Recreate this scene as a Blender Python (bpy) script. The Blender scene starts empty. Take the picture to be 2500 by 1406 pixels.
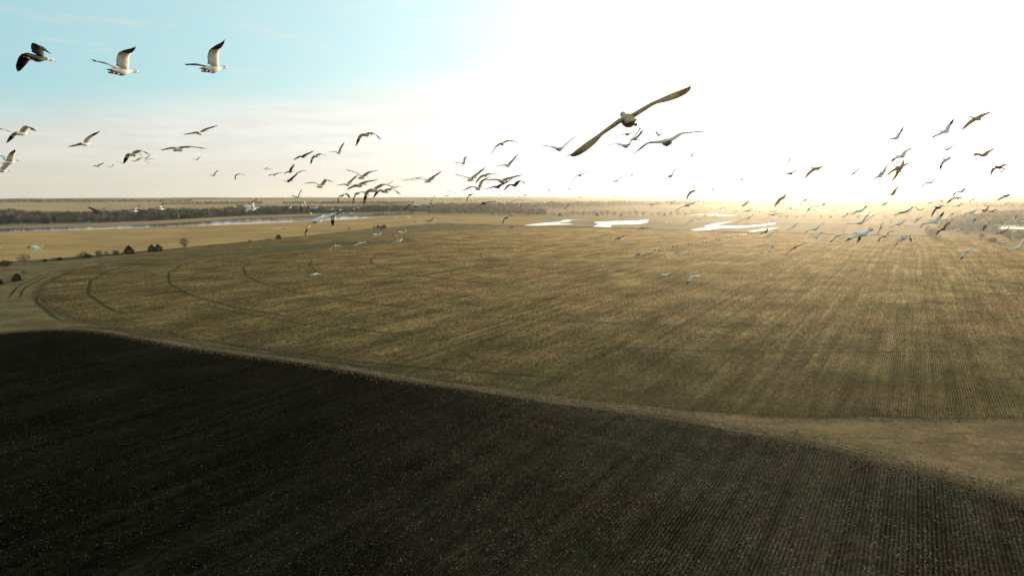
import bpy, bmesh, math, random
import numpy as np
from mathutils import Vector, Matrix

C = bpy.context.scene.collection
sc = bpy.context.scene
R = math.radians
rng = np.random.default_rng(7)
random.seed(7)

# ---------------------------------------------------------------- camera
FPX, W, H = 1700.0, 2500.0, 1406.0
PITCH, ROLL, CAMZ = math.atan(233 / 1700.0), R(-0.12), 64.0
cp, sp, cr, sr = math.cos(PITCH), math.sin(PITCH), math.cos(ROLL), math.sin(ROLL)
RT = Vector((cr, sr * sp, sr * cp)); UP = Vector((-sr, cr * sp, cr * cp)); FW = Vector((0, cp, -sp))
cam_data = bpy.data.cameras.new('camera')
cam_data.sensor_width = 36.0
cam_data.lens = 36.0 * FPX / W
cam_data.clip_start = 0.1
cam_data.clip_end = 60000
cam = bpy.data.objects.new('camera', cam_data)
M = Matrix((RT, UP, -FW)).transposed().to_4x4(); M.translation = (0, 0, CAMZ)
cam.matrix_world = M
C.objects.link(cam)
sc.camera = cam

# ---------------------------------------------------------------- light
SUN_AZ, SUN_EL = 23.0, 5.2          # clockwise from +Y, above the horizon
SD = Vector((math.sin(R(SUN_AZ)) * math.cos(R(SUN_EL)), math.cos(R(SUN_AZ)) * math.cos(R(SUN_EL)), math.sin(R(SUN_EL))))
sun = bpy.data.lights.new('sun', 'SUN'); sun.energy = 5.0; sun.angle = R(0.6); sun.color = (1.0, 0.84, 0.64)
so = bpy.data.objects.new('sun', sun); C.objects.link(so)
so.rotation_euler = SD.to_track_quat('Z', 'Y').to_euler()
sc.view_settings.view_transform = 'Standard'; sc.view_settings.look = 'None'
sc.view_settings.exposure = 0.45; sc.view_settings.gamma = 1.0; sc.view_settings.use_curve_mapping = False

class NT:
    """small helper to write node trees"""
    def __init__(s, tree): s.t = tree; s.n = tree.nodes; s.l = tree.links
    def add(s, typ, **kw):
        n = s.n.new(typ)
        for k, v in kw.items(): setattr(n, k, v)
        return n
    def put(s, sock, v):
        if isinstance(v, bpy.types.NodeSocket): s.l.new(v, sock)
        else:
            if isinstance(v, (tuple, list)) and sock.type == 'RGBA' and len(v) == 3: v = (*v, 1)
            sock.default_value = v
    def math(s, op, a, b=0.0, c=None, clamp=False):
        n = s.add('ShaderNodeMath', operation=op, use_clamp=clamp)
        s.put(n.inputs[0], a); s.put(n.inputs[1], b)
        if c is not None: s.put(n.inputs[2], c)
        return n.outputs[0]
    def vmath(s, op, a, b):
        n = s.add('ShaderNodeVectorMath', operation=op); s.put(n.inputs[0], a); s.put(n.inputs[1], b)
        return n.outputs['Value'] if op == 'DOT_PRODUCT' else n.outputs[0]
    def mix(s, f, a, b, mode='MIX'):
        n = s.add('ShaderNodeMix', data_type='RGBA', blend_type=mode); n.clamp_factor = True
        s.put(n.inputs[0], f); s.put(n.inputs[6], a); s.put(n.inputs[7], b)
        return n.outputs[2]
    def ramp(s, v, a, b, to0=0.0, to1=1.0, smooth=True):
        n = s.add('ShaderNodeMapRange', interpolation_type='SMOOTHSTEP' if smooth else 'LINEAR')
        s.put(n.inputs[0], v); s.put(n.inputs[1], a); s.put(n.inputs[2], b); s.put(n.inputs[3], to0); s.put(n.inputs[4], to1)
        return n.outputs[0]
    def noise(s, vec, scale, detail=4.0, rough=0.55):
        n = s.add('ShaderNodeTexNoise'); s.put(n.inputs['Vector'], vec)
        n.inputs['Scale'].default_value = scale; n.inputs['Detail'].default_value = detail; n.inputs['Roughness'].default_value = rough
        return n.outputs['Fac']
    def mapping(s, vec, rot=(0, 0, 0), scale=(1, 1, 1)):
        n = s.add('ShaderNodeMapping'); s.put(n.inputs[0], vec)
        n.inputs['Rotation'].default_value = rot; n.inputs['Scale'].default_value = scale
        return n.outputs[0]

wd = bpy.data.worlds.new('World'); sc.world = wd; wd.use_nodes = True
wd.node_tree.nodes.clear(); w = NT(wd.node_tree)
gen = w.add('ShaderNodeTexCoord').outputs['Generated']
sep = w.add('ShaderNodeSeparateXYZ'); w.put(sep.inputs[0], gen)
zc = w.math('MAXIMUM', sep.outputs[2], 0.004)
comb = w.add('ShaderNodeCombineXYZ'); w.put(comb.inputs[0], sep.outputs[0]); w.put(comb.inputs[1], sep.outputs[1]); w.put(comb.inputs[2], zc)
sky = w.add('ShaderNodeTexSky', sky_type='NISHITA'); sky.sun_disc = False
sky.sun_elevation = R(SUN_EL); sky.sun_rotation = R(SUN_AZ); sky.altitude = 300; sky.air_density = 1.0; sky.dust_density = 1.2; sky.ozone_density = 1.0
w.put(sky.inputs[0], comb.outputs[0])
STR = 0.12
clear = w.mix(1.0, sky.outputs[0], (0.13, 0.22, 0.26), 'MULTIPLY')
clear = w.mix(1.0, clear, (0.185 / STR, 0.345 / STR, 0.385 / STR), 'ADD')     # even tint added over the whole sky, also to lift fill on the geese
# thin high cloud: a sheet low over the horizon with a slanting soft edge, lit by the sun behind it
cosang = w.vmath('DOT_PRODUCT', comb.outputs[0], tuple(SD))
ang = w.math('MULTIPLY', w.math('ARCCOSINE', w.math('MINIMUM', cosang, 1.0)), 180 / math.pi)
glow = w.math('ADD', w.math('MULTIPLY', w.math('EXPONENT', w.math('MULTIPLY', ang, -1 / 23.0)), 1.15), w.math('MULTIPLY', w.math('EXPONENT', w.math('MULTIPLY', ang, -1 / 7.0)), 1.0))
stretch = w.mapping(comb.outputs[0], scale=(1.0, 1.0, 9.0))
n1 = w.noise(stretch, 3.0, 6.0, 0.6)
n2 = w.noise(stretch, 9.0, 6.0, 0.62)
edge = w.math('ADD', w.math('SUBTRACT', zc, w.math('MULTIPLY', sep.outputs[0], 0.11)), w.math('MULTIPLY', w.math('SUBTRACT', n1, 0.5), 0.05))
sheet = w.ramp(edge, 0.185, 0.125)
wisp = w.math('MULTIPLY', w.ramp(n2, 0.52, 0.72), 0.5)
veil = w.math('MAXIMUM', sheet, wisp)
vcol = w.mix(w.ramp(zc, 0.0, 0.085), (0.47, 0.425, 0.345), (0.49, 0.50, 0.48))
vcol = w.mix(w.math('MULTIPLY', w.ramp(n2, .42, .62), 0.55), vcol, (0.42, 0.39, 0.345))
vcol = w.mix(1.0, vcol, (1 / STR,) * 3, 'MULTIPLY')
col = w.mix(w.math('MULTIPLY', veil, 0.92), clear, vcol)
gn = w.add('ShaderNodeVectorMath', operation='SCALE'); w.put(gn.inputs[0], (1.0 / STR, 0.94 / STR, 0.82 / STR)); w.put(gn.inputs['Scale'], glow)
col = w.mix(1.0, col, gn.outputs[0], 'ADD')
bg = w.add('ShaderNodeBackground'); w.put(bg.inputs[0], col); bg.inputs[1].default_value = STR
w.put(w.add('ShaderNodeOutputWorld').inputs[0], bg.outputs[0])

# ---------------------------------------------------------------- helpers
def gp(x, y):
    """point of the ground (z = 0) seen at a pixel of the 2500 x 1406 photograph"""
    d = FW + RT * ((x - W / 2) / FPX) + UP * ((H / 2 - y) / FPX)
    t = CAMZ / -d.z
    return Vector((d.x * t, d.y * t, 0.0))
def gps(pts): return [gp(*p).to_2d() for p in pts]

def tag(o, label=None, cat=None, group=None, kind=None):
    if label: o['label'] = label
    if cat: o['category'] = cat
    if group: o['group'] = group
    if kind: o['kind'] = kind
    return o
def link(name, me, mats, parent=None):
    if not isinstance(mats, (list, tuple)): mats = [mats]
    for m in mats: me.materials.append(m)
    o = bpy.data.objects.new(name, me); C.objects.link(o)
    if parent: o.parent = parent
    return o
def empty(name, loc, rz=0.0):
    o = bpy.data.objects.new(name, None); C.objects.link(o); o.location = loc; o.rotation_euler = (0, 0, rz)
    o.empty_display_size = 0.3
    return o
def np_mesh(name, verts, faces, mat_idx=None, smooth=False):
    """faces: (n,k) array of one polygon size"""
    verts = np.asarray(verts, np.float32); faces = np.asarray(faces, np.int32); k = faces.shape[1]
    me = bpy.data.meshes.new(name)
    me.vertices.add(len(verts)); me.vertices.foreach_set('co', verts.ravel())
    me.loops.add(faces.size); me.loops.foreach_set('vertex_index', faces.ravel())
    me.polygons.add(len(faces)); me.polygons.foreach_set('loop_start', np.arange(0, faces.size, k, dtype=np.int32))
    if mat_idx is not None: me.polygons.foreach_set('material_index', np.asarray(mat_idx, np.int32))
    me.polygons.foreach_set('use_smooth', np.full(len(faces), smooth))
    me.update(calc_edges=True)
    return me
class MB:
    """collects simple solids into one mesh"""
    def __init__(s): s.v = []; s.f = []; s.m = []
    def add(s, v, f, m=0):
        b = len(s.v); s.v += [tuple(q) for q in v]; s.f += [tuple(i + b for i in q) for q in f]; s.m += [m] * len(f)
    def box(s, c, d, m=0, rz=0.0):
        c = Vector(c); q = Matrix.Rotation(rz, 3, 'Z')
        v = [c + q @ Vector((d[0] / 2 * i, d[1] / 2 * j, d[2] / 2 * k)) for i in (-1, 1) for j in (-1, 1) for k in (-1, 1)]
        s.add(v, [(0, 1, 3, 2), (4, 6, 7, 5), (0, 4, 5, 1), (2, 3, 7, 6), (0, 2, 6, 4), (1, 5, 7, 3)], m)
    def tube(s, p, q, r0, r1=None, n=8, m=0, caps=True):
        p, q = Vector(p), Vector(q); r1 = r0 if r1 is None else r1
        z = (q - p).normalized(); a = z.orthogonal().normalized(); b = z.cross(a)
        v = []
        for c, r in ((p, r0), (q, r1)):
            v += [c + (a * math.cos(t) + b * math.sin(t)) * r for t in [2 * math.pi * i / n for i in range(n)]]
        f = [(i, (i + 1) % n, n + (i + 1) % n, n + i) for i in range(n)]
        if caps: f += [tuple(range(n))[::-1], tuple(range(n, 2 * n))]
        s.add(v, f, m)
    def build(s, name, mats, parent=None, smooth=False):
        me = bpy.data.meshes.new(name); me.from_pydata(s.v, [], s.f); me.polygons.foreach_set('material_index', s.m)
        if smooth: me.polygons.foreach_set('use_smooth', [True] * len(s.f))
        me.update(); return link(name, me, mats, parent)
def soften(pts, step, jit, closed=True):
    """resample an outline and let it wander a little"""
    out = []; n = len(pts)
    for i in range(n if closed else n - 1):
        a, b = Vector(pts[i]), Vector(pts[(i + 1) % n]); L = (b - a).length; k = max(1, min(60, int(L / step)))
        for j in range(k):
            p = a.lerp(b, j / k)
            if j: p += Vector((random.gauss(0, jit), random.gauss(0, jit)))
            out.append(p)
    if not closed: out.append(Vector(pts[-1]))
    return out
def sheet_poly(name, pts, z, mat, kind='structure', step=12, jit=0.6):
    from mathutils.geometry import tessellate_polygon
    p = soften(pts, step, jit)
    tri = tessellate_polygon([[Vector((q.x, q.y, 0)) for q in p]])
    me = bpy.data.meshes.new(name); me.from_pydata([(q.x, q.y, z) for q in p], [], [tuple(t) for t in tri]); me.update()
    for f in me.polygons:
        if f.normal.z < 0: f.flip()
    o = link(name, me, mat); return tag(o, kind=kind)
def ribbon(name, pts, width, z, mat, jit=0.15, kind='structure', crown=0.0):
    """a strip on the ground along a polyline; crown lifts its middle"""
    p = [Vector(q) for q in pts]; v = []; f = []
    for i, q in enumerate(p):
        t = (p[min(i + 1, len(p) - 1)] - p[max(i - 1, 0)]).normalized(); nrm = Vector((-t.y, t.x))
        wdt = (width[i] if isinstance(width, list) else width) * random.uniform(1 - jit, 1 + jit)
        for s_, zz in ((-.5, 0), (0, crown), (.5, 0)):
            e = q + nrm * wdt * s_; v.append((e.x, e.y, z + zz * random.uniform(.7, 1.2)))
    for i in range(len(p) - 1):
        for k in (0, 1): f.append((3 * i + k, 3 * i + 3 + k, 3 * i + 4 + k, 3 * i + 1 + k))
    me = bpy.data.meshes.new(name); me.from_pydata(v, [], f); me.update()
    for g in me.polygons:
        if g.normal.z < 0: g.flip()
    return tag(link(name, me, mat), kind=kind)
def inside(px, py, poly):
    """vectorised point in polygon"""
    x = np.asarray(px); y = np.asarray(py); c = np.zeros(x.shape, bool); n = len(poly)
    for i in range(n):
        x0, y0 = poly[i]; x1, y1 = poly[(i + 1) % n]
        if y0 == y1: continue
        k = ((y0 > y) != (y1 > y)) & (x < (x1 - x0) * (y - y0) / (y1 - y0) + x0); c ^= k
    return c

# ---------------------------------------------------------------- materials
ROW = R(30.1)     # direction of the crop rows, clockwise from +Y
def new_mat(name):
    m = bpy.data.materials.new(name); m.use_nodes = True; m.node_tree.nodes.clear(); t = NT(m.node_tree)
    return m, t
def finish(t, col, rough=0.95, spec=0.05, bump=None, trans=0.0, bstr=0.5, bdist=0.1, sheen=None):
    b = t.add('ShaderNodeBsdfPrincipled'); t.put(b.inputs['Base Color'], col); t.put(b.inputs['Roughness'], rough)
    b.inputs['Specular IOR Level'].default_value = spec
    if sheen:
        b.inputs['Sheen Weight'].default_value = sheen[0]; b.inputs['Sheen Roughness'].default_value = sheen[1]; t.put(b.inputs['Sheen Tint'], sheen[2])
    if bump is not None:
        bm = t.add('ShaderNodeBump'); bm.inputs['Strength'].default_value = bstr; bm.inputs['Distance'].default_value = bdist
        t.put(bm.inputs['Height'], bump); t.put(b.inputs['Normal'], bm.outputs[0])
    out = b.outputs[0]
    if trans:
        tr = t.add('ShaderNodeBsdfTranslucent'); t.put(tr.inputs[0], col)
        mx = t.add('ShaderNodeMixShader'); mx.inputs[0].default_value = trans; t.put(mx.inputs[1], out); t.put(mx.inputs[2], tr.outputs[0]); out = mx.outputs[0]
    t.put(t.add('ShaderNodeOutputMaterial').inputs[0], out)
def tint(t, col, k=4.5):
    v = t.add('ShaderNodeVectorMath', operation='SCALE'); t.put(v.inputs[0], col); v.inputs['Scale'].default_value = k
    return v.outputs[0]
def plain(name, col, rough=0.8, spec=0.2, var=0.15, scale=3.0, trans=0.0, metal=0.0):
    m, t = new_mat(name); pos = t.add('ShaderNodeTexCoord').outputs['Object']
    n = t.noise(pos, scale, 4)
    c = t.mix(t.ramp(n, .3, .7), tuple(v * (1 - var) for v in col), tuple(min(1, v * (1 + var)) for v in col))
    finish(t, c, rough, spec, trans=trans)
    if metal: m.node_tree.nodes['Principled BSDF'].inputs['Metallic'].default_value = metal
    return m
def field_mat(name, soil, straw, green, red, row_amp, patch=1 / 70., left=None, left_x=(0, 1), sheen=0.0):
    """crop stubble: rows of straw 0.76 m apart over soil, broken up by patches, tracks and litter"""
    m, t = new_mat(name); pos = t.add('ShaderNodeNewGeometry').outputs['Position']
    rp = t.mapping(pos, rot=(0, 0, ROW))
    s = t.add('ShaderNodeSeparateXYZ'); t.put(s.inputs[0], rp); u = s.outputs[0]
    wob = t.noise(t.mapping(rp, scale=(.15, .05, 1)), 1.0, 3)
    uu = t.math('ADD', u, t.math('MULTIPLY', wob, 0.5))
    st = t.math('SINE', t.math('MULTIPLY', uu, 2 * math.pi / 0.76))
    st = t.math('ADD', t.math('MULTIPLY', st, 0.5), 0.5)
    band = t.noise(t.mapping(rp, scale=(.33, .005, 1)), 1.0, 3, 0.6)          # long streaks along the rows
    fine = t.noise(pos, 2.6, 5, 0.75)
    clump = t.noise(t.mapping(rp, scale=(.6, .25, 1)), 1.0, 5, .7)
    big = t.noise(pos, patch, 4, .6); big2 = t.noise(pos, patch * 2.3, 3, .5)
    stc = t.mix(t.ramp(big2, .42, .62), straw, green); stc = t.mix(t.ramp(big, .5, .68), stc, red)
    grain = t.noise(t.mapping(rp, scale=(.9, .45, 1)), 1.0, 6, .8)
    ramp_ = t.math('MULTIPLY', t.ramp(t.noise(t.mapping(rp, scale=(.035, .022, 1)), 1.0, 4, .65), .36, .62, .2, 1.15), row_amp)
    f = t.math('ADD', t.math('MULTIPLY', t.math('SUBTRACT', st, .5), ramp_), t.math('MULTIPLY', t.math('SUBTRACT', fine, .5), 2.2))
    f = t.math('ADD', f, t.math('MULTIPLY', t.math('SUBTRACT', band, .5), 1.5))
    f = t.math('ADD', f, t.math('MULTIPLY', t.math('SUBTRACT', grain, .5), 2.6))
    f = t.math('ADD', f, t.math('MULTIPLY', t.math('SUBTRACT', clump, .5), 1.6))
    f = t.math('ADD', f, 0.46, clamp=True)
    so_ = soil
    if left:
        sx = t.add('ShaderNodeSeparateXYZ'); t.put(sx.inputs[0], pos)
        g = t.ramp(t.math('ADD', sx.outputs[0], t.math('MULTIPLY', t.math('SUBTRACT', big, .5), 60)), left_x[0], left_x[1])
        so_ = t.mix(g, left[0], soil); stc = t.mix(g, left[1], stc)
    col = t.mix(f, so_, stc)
    blot = t.math('MULTIPLY', t.ramp(t.noise(pos, 1 / 34., 5, .62), .34, .66, .62, 1.38, smooth=False), t.ramp(t.noise(t.mapping(rp, scale=(.11, .02, 1)), 1.0, 4, .6), .34, .66, .72, 1.28, smooth=False))
    sc_ = t.add('ShaderNodeVectorMath', operation='SCALE'); t.put(sc_.inputs[0], col); t.put(sc_.inputs['Scale'], blot); col = sc_.outputs[0]
    finish(t, col, .95, 0.0, bump=t.math('ADD', t.math('MULTIPLY', st, .5), fine), bstr=.6, bdist=.25, sheen=(sheen, .34, tint(t, col, 6.2)) if sheen else None)
    return m
def grass_mat(name, a, b, c, streak=(.02, .1), scale=1 / 90., sheen=.1, left=None, left_x=(0, 1)):
    m, t = new_mat(name); pos = t.add('ShaderNodeNewGeometry').outputs['Position']
    big = t.noise(pos, scale, 5, .6); fine = t.noise(pos, 1.3, 5, .7); mid = t.noise(pos, .12, 4, .6)
    sx = t.noise(t.mapping(pos, scale=(streak[0], streak[1], 1)), 1.0, 5, .6)
    if left:
        xx = t.add('ShaderNodeSeparateXYZ'); t.put(xx.inputs[0], pos); g_ = t.ramp(t.math('ADD', xx.outputs[0], t.math('MULTIPLY', t.math('SUBTRACT', big, .5), 80)), left_x[0], left_x[1])
        a = t.mix(g_, left[0], a); b = t.mix(g_, left[1], b)
    col = t.mix(t.ramp(big, .38, .62), a, b); col = t.mix(t.math('MULTIPLY', t.ramp(sx, .5, .72), .75), col, c)
    col = t.mix(t.math('MULTIPLY', t.ramp(mid, .55, .75), .5), col, c)
    k = t.math('MULTIPLY', t.ramp(fine, .25, .75, .5, 1.5, smooth=False), t.ramp(t.noise(pos, .45, 6, .8), .3, .7, .6, 1.4, smooth=False))
    g = t.add('ShaderNodeVectorMath', operation='SCALE'); t.put(g.inputs[0], col); t.put(g.inputs['Scale'], k)
    finish(t, g.outputs[0], .95, 0.0, bump=fine, bstr=.5, bdist=.2, sheen=(sheen, .5, tint(t, g.outputs[0])))
    return m

M_pasture = grass_mat('pasture', (.27, .19, .112), (.185, .135, .08), (.095, .076, .048), streak=(.003, .02), scale=1 / 260., sheen=.11)
M_golden = grass_mat('golden_grass', (.30, .19, .082), (.23, .148, .066), (.125, .088, .042), streak=(.01, .05), sheen=.10)
M_verge = grass_mat('verge_grass', (.22, .132, .066), (.145, .092, .046), (.06, .044, .022), streak=(.05, .3), scale=1 / 22., sheen=.13, left=((.125, .092, .046), (.078, .060, .03)), left_x=(-120, 60))
M_upper = field_mat('corn_stubble_field', (.015, .0105, .0048), (.125, .086, .038), (.078, .064, .026), (.112, .064, .034), .95, sheen=.74, left=((.006, .005, .0022), (.044, .034, .0155)), left_x=(-330, 240))  # darker left, lighter right: sun-side glow put into the field colour
M_lower = field_mat('dark_stubble_field', (.016, .0095, .0055), (.085, .057, .033), (.048, .044, .024), (.085, .044, .029), .62, patch=1 / 24., left=((.0012, .0010, .0006), (.016, .0135, .0075)), left_x=(-60, 75))  # near-black left end: shade and missing sun-side glare put into the soil colour
M_track = grass_mat('rut_soil', (.030, .027, .012), (.05, .042, .02), (.018, .017, .008), scale=1 / 8.)
M_strip = grass_mat('thin_stubble', (.10, .08, .04), (.07, .058, .03), (.045, .038, .02), scale=1 / 15.)
M_road = grass_mat('dirt_track', (.31, .20, .115), (.20, .135, .075), (.10, .072, .04), streak=(.2, .2), scale=1 / 12.)
M_dark = grass_mat('dark_weeds', (0.0520, 0.0414, 0.0176), (0.0780, 0.0552, 0.0240), (0.0312, 0.0276, 0.0128), scale=1 / 20.)
M_sand = grass_mat('river_sand', (0.2288, 0.1564, 0.0880), (0.1456, 0.1012, 0.0600), (0.0936, 0.0690, 0.0400), scale=1 / 40.)
M_hill = grass_mat('far_hills', (.15, .125, .09), (.10, .09, .065), (.07, .065, .05), streak=(.0006, .004), scale=1 / 900., sheen=.15)
def water_mat():
    m, t = new_mat('water'); pos = t.add('ShaderNodeNewGeometry').outputs['Position']
    n = t.noise(pos, .35, 3, .5)
    finish(t, (.03, .035, .03), .07, .5, bump=n, bstr=.045, bdist=.3); return m
M_water = water_mat()

# ---------------------------------------------------------------- terrain
def disc(name, rmax, mat):
    rad = [0, 60, 150, 300, 600, 1000, 1600, 2500, 4000, 6000, 8000, rmax]; n = 96; v = [(0, 0, 0)]; f = []
    for r in rad[1:]: v += [(r * math.cos(2 * math.pi * i / n), r * math.sin(2 * math.pi * i / n), 0) for i in range(n)]
    for i in range(n): f.append((0, 1 + i, 1 + (i + 1) % n))
    for k in range(len(rad) - 2):
        a = 1 + k * n; b = a + n
        for i in range(n): f.append((a + i, b + i, b + (i + 1) % n, a + (i + 1) % n))
    me = bpy.data.meshes.new(name); me.from_pydata(v, [], f); me.update(); return tag(link(name, me, mat), kind='structure')
disc('ground', 9900, M_pasture)
# a low, slightly uneven rise that closes the view
v = []; f = []; n = 360
for k, (r, hh) in enumerate(((8300, -0.3), (8900, .45), (9500, 1.0), (9890, -0.3))):
    for i in range(n):
        a = 2 * math.pi * i / n
        z = hh * (7 + 5 * math.sin(a * 9 + 1) * math.sin(a * 4) + 4 * math.sin(a * 31) * math.sin(a * 17 + 2) + (9 * math.exp(-((a - R(124.6)) / .012) ** 2))) if hh > 0 else -.4
        v.append((r * math.cos(a), r * math.sin(a), z))
for k in range(3):
    for i in range(n): f.append((k * n + i, k * n + (i + 1) % n, (k + 1) * n + (i + 1) % n, (k + 1) * n + i))
me = bpy.data.meshes.new('hills'); me.from_pydata(v, [], f); me.update()
for g in me.polygons:
    if g.normal.z < 0: g.flip()
tag(link('hills', me, M_hill), kind='structure')

PIV = gp(1556, 622).to_2d()
FENCE = gps([(-60, 650), (0, 642), (60, 638), (200, 628), (315, 618), (450, 606), (680, 584), (850, 566), (930, 559), (1060, 546)])
DITCH = gps([(1060, 546), (1210, 551), (1452, 555), (1687, 564), (1900, 569.5), (2108, 574), (2300, 578)])
RIVER_S = gps([(-120, 572), (0, 568), (250, 560), (400, 555), (500, 551), (600, 547), (700, 543), (800, 538.5), (900, 533), (985, 525.5), (1010, 522)])
RIVER_N = gps([(1010, 519.5), (950, 520.5), (900, 523), (800, 526.5), (700, 530), (600, 534), (500, 541), (400, 547), (300, 551.5), (200, 554.5), (0, 559), (-120, 562)])
LOW = gps([(-60, 818), (0, 813), (120, 804), (200, 804), (280, 814), (364, 830), (476, 852), (616, 870), (740, 886), (852, 905), (992, 932), (1100, 945), (1280, 974), (1500, 1005), (1650, 1026), (1850, 1063), (2000, 1090), (2150, 1132), (2284, 1165), (2400, 1199), (2500, 1228), (2600, 1265)])
def chaikin(p, n=2):
    for _ in range(n):
        q = [p[0]]
        for a, b in zip(p[:-1], p[1:]): q += [a.lerp(b, .25), a.lerp(b, .75)]
        p = q + [p[-1]]
    return p
LOW = chaikin(LOW)
# golden grass between the hedge line and the river
sheet_poly('golden_field', FENCE[:-1] + gps([(1060, 546), (1210, 551), (1300, 552), (1290, 545), (1330, 538), (1300, 531), (1340, 527), (1250, 526), (1130, 525), (1040, 523.5)]) + RIVER_S[::-1], 0.03, M_golden, step=15, jit=1.0)
# rough verge ring and corner round the pivot field
sheet_poly('verge', [p for p in gps([(-60, 651), (0, 643), (60, 639), (200, 629), (315, 619), (450, 607), (680, 585), (850, 567), (930, 560), (1060, 547), (1210, 552), (1452, 556), (1687, 565), (1900, 571), (2300, 580), (2600, 590), (2600, 1300)])] + LOW[::-1], 0.02, M_verge, step=15, jit=.8)
def field_r(a):
    """radius of the pivot field; a is the bearing of the point from the pivot, degrees counter-clockwise from +X"""
    a = a % 360
    return float(np.interp(a, [0, 60, 150, 180, 207, 218, 227, 232, 240, 245, 250, 254, 257, 260, 263, 270, 300, 360], [528, 520, 515, 514, 515, 512, 509, 501, 492, 494, 502, 509, 515, 522, 526.5, 526, 528, 528]))
ring = []
for i in range(240):
    a = 1.5 * i; r = field_r(a) + random.gauss(0, .5)
    p = PIV + Vector((r * math.cos(R(a)), r * math.sin(R(a)))); ring.append(p)
dl = [Vector((p.x, p.y)) for p in DITCH]
def clip_ditch(p):
    """keep the field on the near side of the ditch"""
    for a, b in zip(dl[:-1], dl[1:]):
        if a.x <= p.x <= b.x or (b is dl[-1] and p.x > b.x) or (a is dl[0] and p.x < a.x):
            y = a.y + (b.y - a.y) * (p.x - a.x) / (b.x - a.x)
            return Vector((p.x, min(p.y, y - 6)))
    return p
ring = [clip_ditch(p) for p in ring]
sheet_poly('upper_field', ring, 0.05, M_upper, step=30, jit=.4)
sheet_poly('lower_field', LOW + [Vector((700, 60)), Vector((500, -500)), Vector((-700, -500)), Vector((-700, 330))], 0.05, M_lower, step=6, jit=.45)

# wheel ruts of the pivot: rings one span apart, some stretches grown over
SPAN = 53.2
def rut(radius, a0, a1, wdt=1.5, center=PIV, name='wheel_rut', mat=M_track, z=0.08, gap=-1.05):
    run = []; k = int(abs(a1 - a0) * radius * math.pi / 180 / 4) + 2
    ph = random.uniform(0, 9)
    def flush():
        if len(run) > 3:
            ribbon(name, run, [wdt * (.35 + .65 * min(1, i / 6, (len(run) - 1 - i) / 6)) for i in range(len(run))], z, mat, jit=.3)
        run.clear()
    for i in range(k):
        a = R(a0 + (a1 - a0) * i / (k - 1)); p = center + Vector((math.cos(a), math.sin(a))) * (radius + .5 * math.sin(a * 40 + ph))
        ok = p.y > 0 and math.sin(a * 13 + ph) + .7 * math.sin(a * 47 + 2 * ph) > gap
        if ok: run.append(p)
        else: flush()
    flush()
H64 = 64.0
for r_, a0, a1, w_ in ((7.59, 150, 226, 1.8), (6.80, 168, 236, 1.6), (5.94, 163, 245, 1.5), (5.08, 168, 215, 1.5), (4.22, 172, 238, 1.6), (3.37, 185, 240, 1.3), (2.53, 178, 243, 1.4), (1.68, 175, 215, 1.1),
                       (7.72, 232, 262, 1.6), (6.93, 225, 345, 1.2), (6.07, 240, 345, 1.1), (5.23, 250, 335, 1.0), (7.60, 262, 330, 1.2)):
    rut(r_ * H64, a0, a1, w_, gap=-2 if r_ in (7.59, 6.80, 5.94, 4.22, 2.53) else -.95)
# faint straight field passes
# ruts in the near dark field follow its own pivot far behind the camera
LC = Vector((-434.6, -461.9))
for rr, a0, a1 in ((784, 36.5, 56), (742, 40, 50), (726, 33, 47)):
    rut(rr, a0, a1, .45, LC, mat=M_dark, z=0.07, gap=-.5)
# vehicle trail curling round the left end of the field
for rr, a0, a1 in ((528.5, 178, 214), (523.2, 178, 214)):
    rut(rr, a0, a1, 1.3, mat=M_track, z=0.06, gap=-2)
rut(514, 190, 226, 1.6, mat=M_track, z=0.08, gap=-2)
# dirt track between the two fields
road = gps([(150, 800), (174, 801), (266, 809), (364, 828), (476, 847), (616, 866), (740, 881), (852, 899), (992, 925), (1100, 940), (1280, 963), (1500, 993), (1650, 1012), (1850, 1048), (2000, 1074), (2150, 1113), (2284, 1145), (2500, 1200), (2600, 1235)])
rd = soften(road, 5, .15, closed=False)
nrm_ = [Vector((-(rd[min(i + 1, len(rd) - 1)] - rd[max(i - 1, 0)]).y, (rd[min(i + 1, len(rd) - 1)] - rd[max(i - 1, 0)]).x)).normalized() for i in range(len(rd))]
for off in (-.95, .95):
    ribbon('dirt_track', [p + n_ * (off + .12 * math.sin(i * .5 + off)) for i, (p, n_) in enumerate(zip(rd, nrm_))], [.8 + .35 * math.sin(i * .9 + off * 3) * math.sin(i * .23) for i in range(len(rd))], 0.07, M_road, jit=.3)
rd2 = [p + Vector((2.6, 3.2)) for p in rd[:int(len(rd) * .62)]]
ribbon('dirt_track', rd2, [2.6 + 1.2 * math.sin(i * .3) for i in range(len(rd2))], 0.045, M_dark, jit=.4)
# dark grown-over ditch beyond the field and along the hedge line
dt = soften(DITCH, 8, .6, closed=False)
ribbon('ditch_bank', dt, 7.0, 0.1, M_dark, jit=.35, crown=.9)
fl = soften(FENCE, 7, 1.0, closed=False)
ribbon('weed_strip', fl, [9 + 3 * math.sin(i * .7) for i in range(len(fl))], 0.08, M_dark, jit=.5, crown=.6)
for pts in ([(235, 640), (300, 634), (380, 632), (450, 627), (640, 612), (820, 596), (1010, 582), (1000, 590), (830, 603), (640, 619), (470, 632), (380, 640), (250, 646)],
            [(330, 625), (520, 612), (700, 600), (860, 588), (880, 592), (700, 606), (520, 618), (400, 626)]):
    sheet_poly('dark_stubble_strip', gps(pts), 0.06, M_strip, step=5, jit=1.6)

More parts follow.
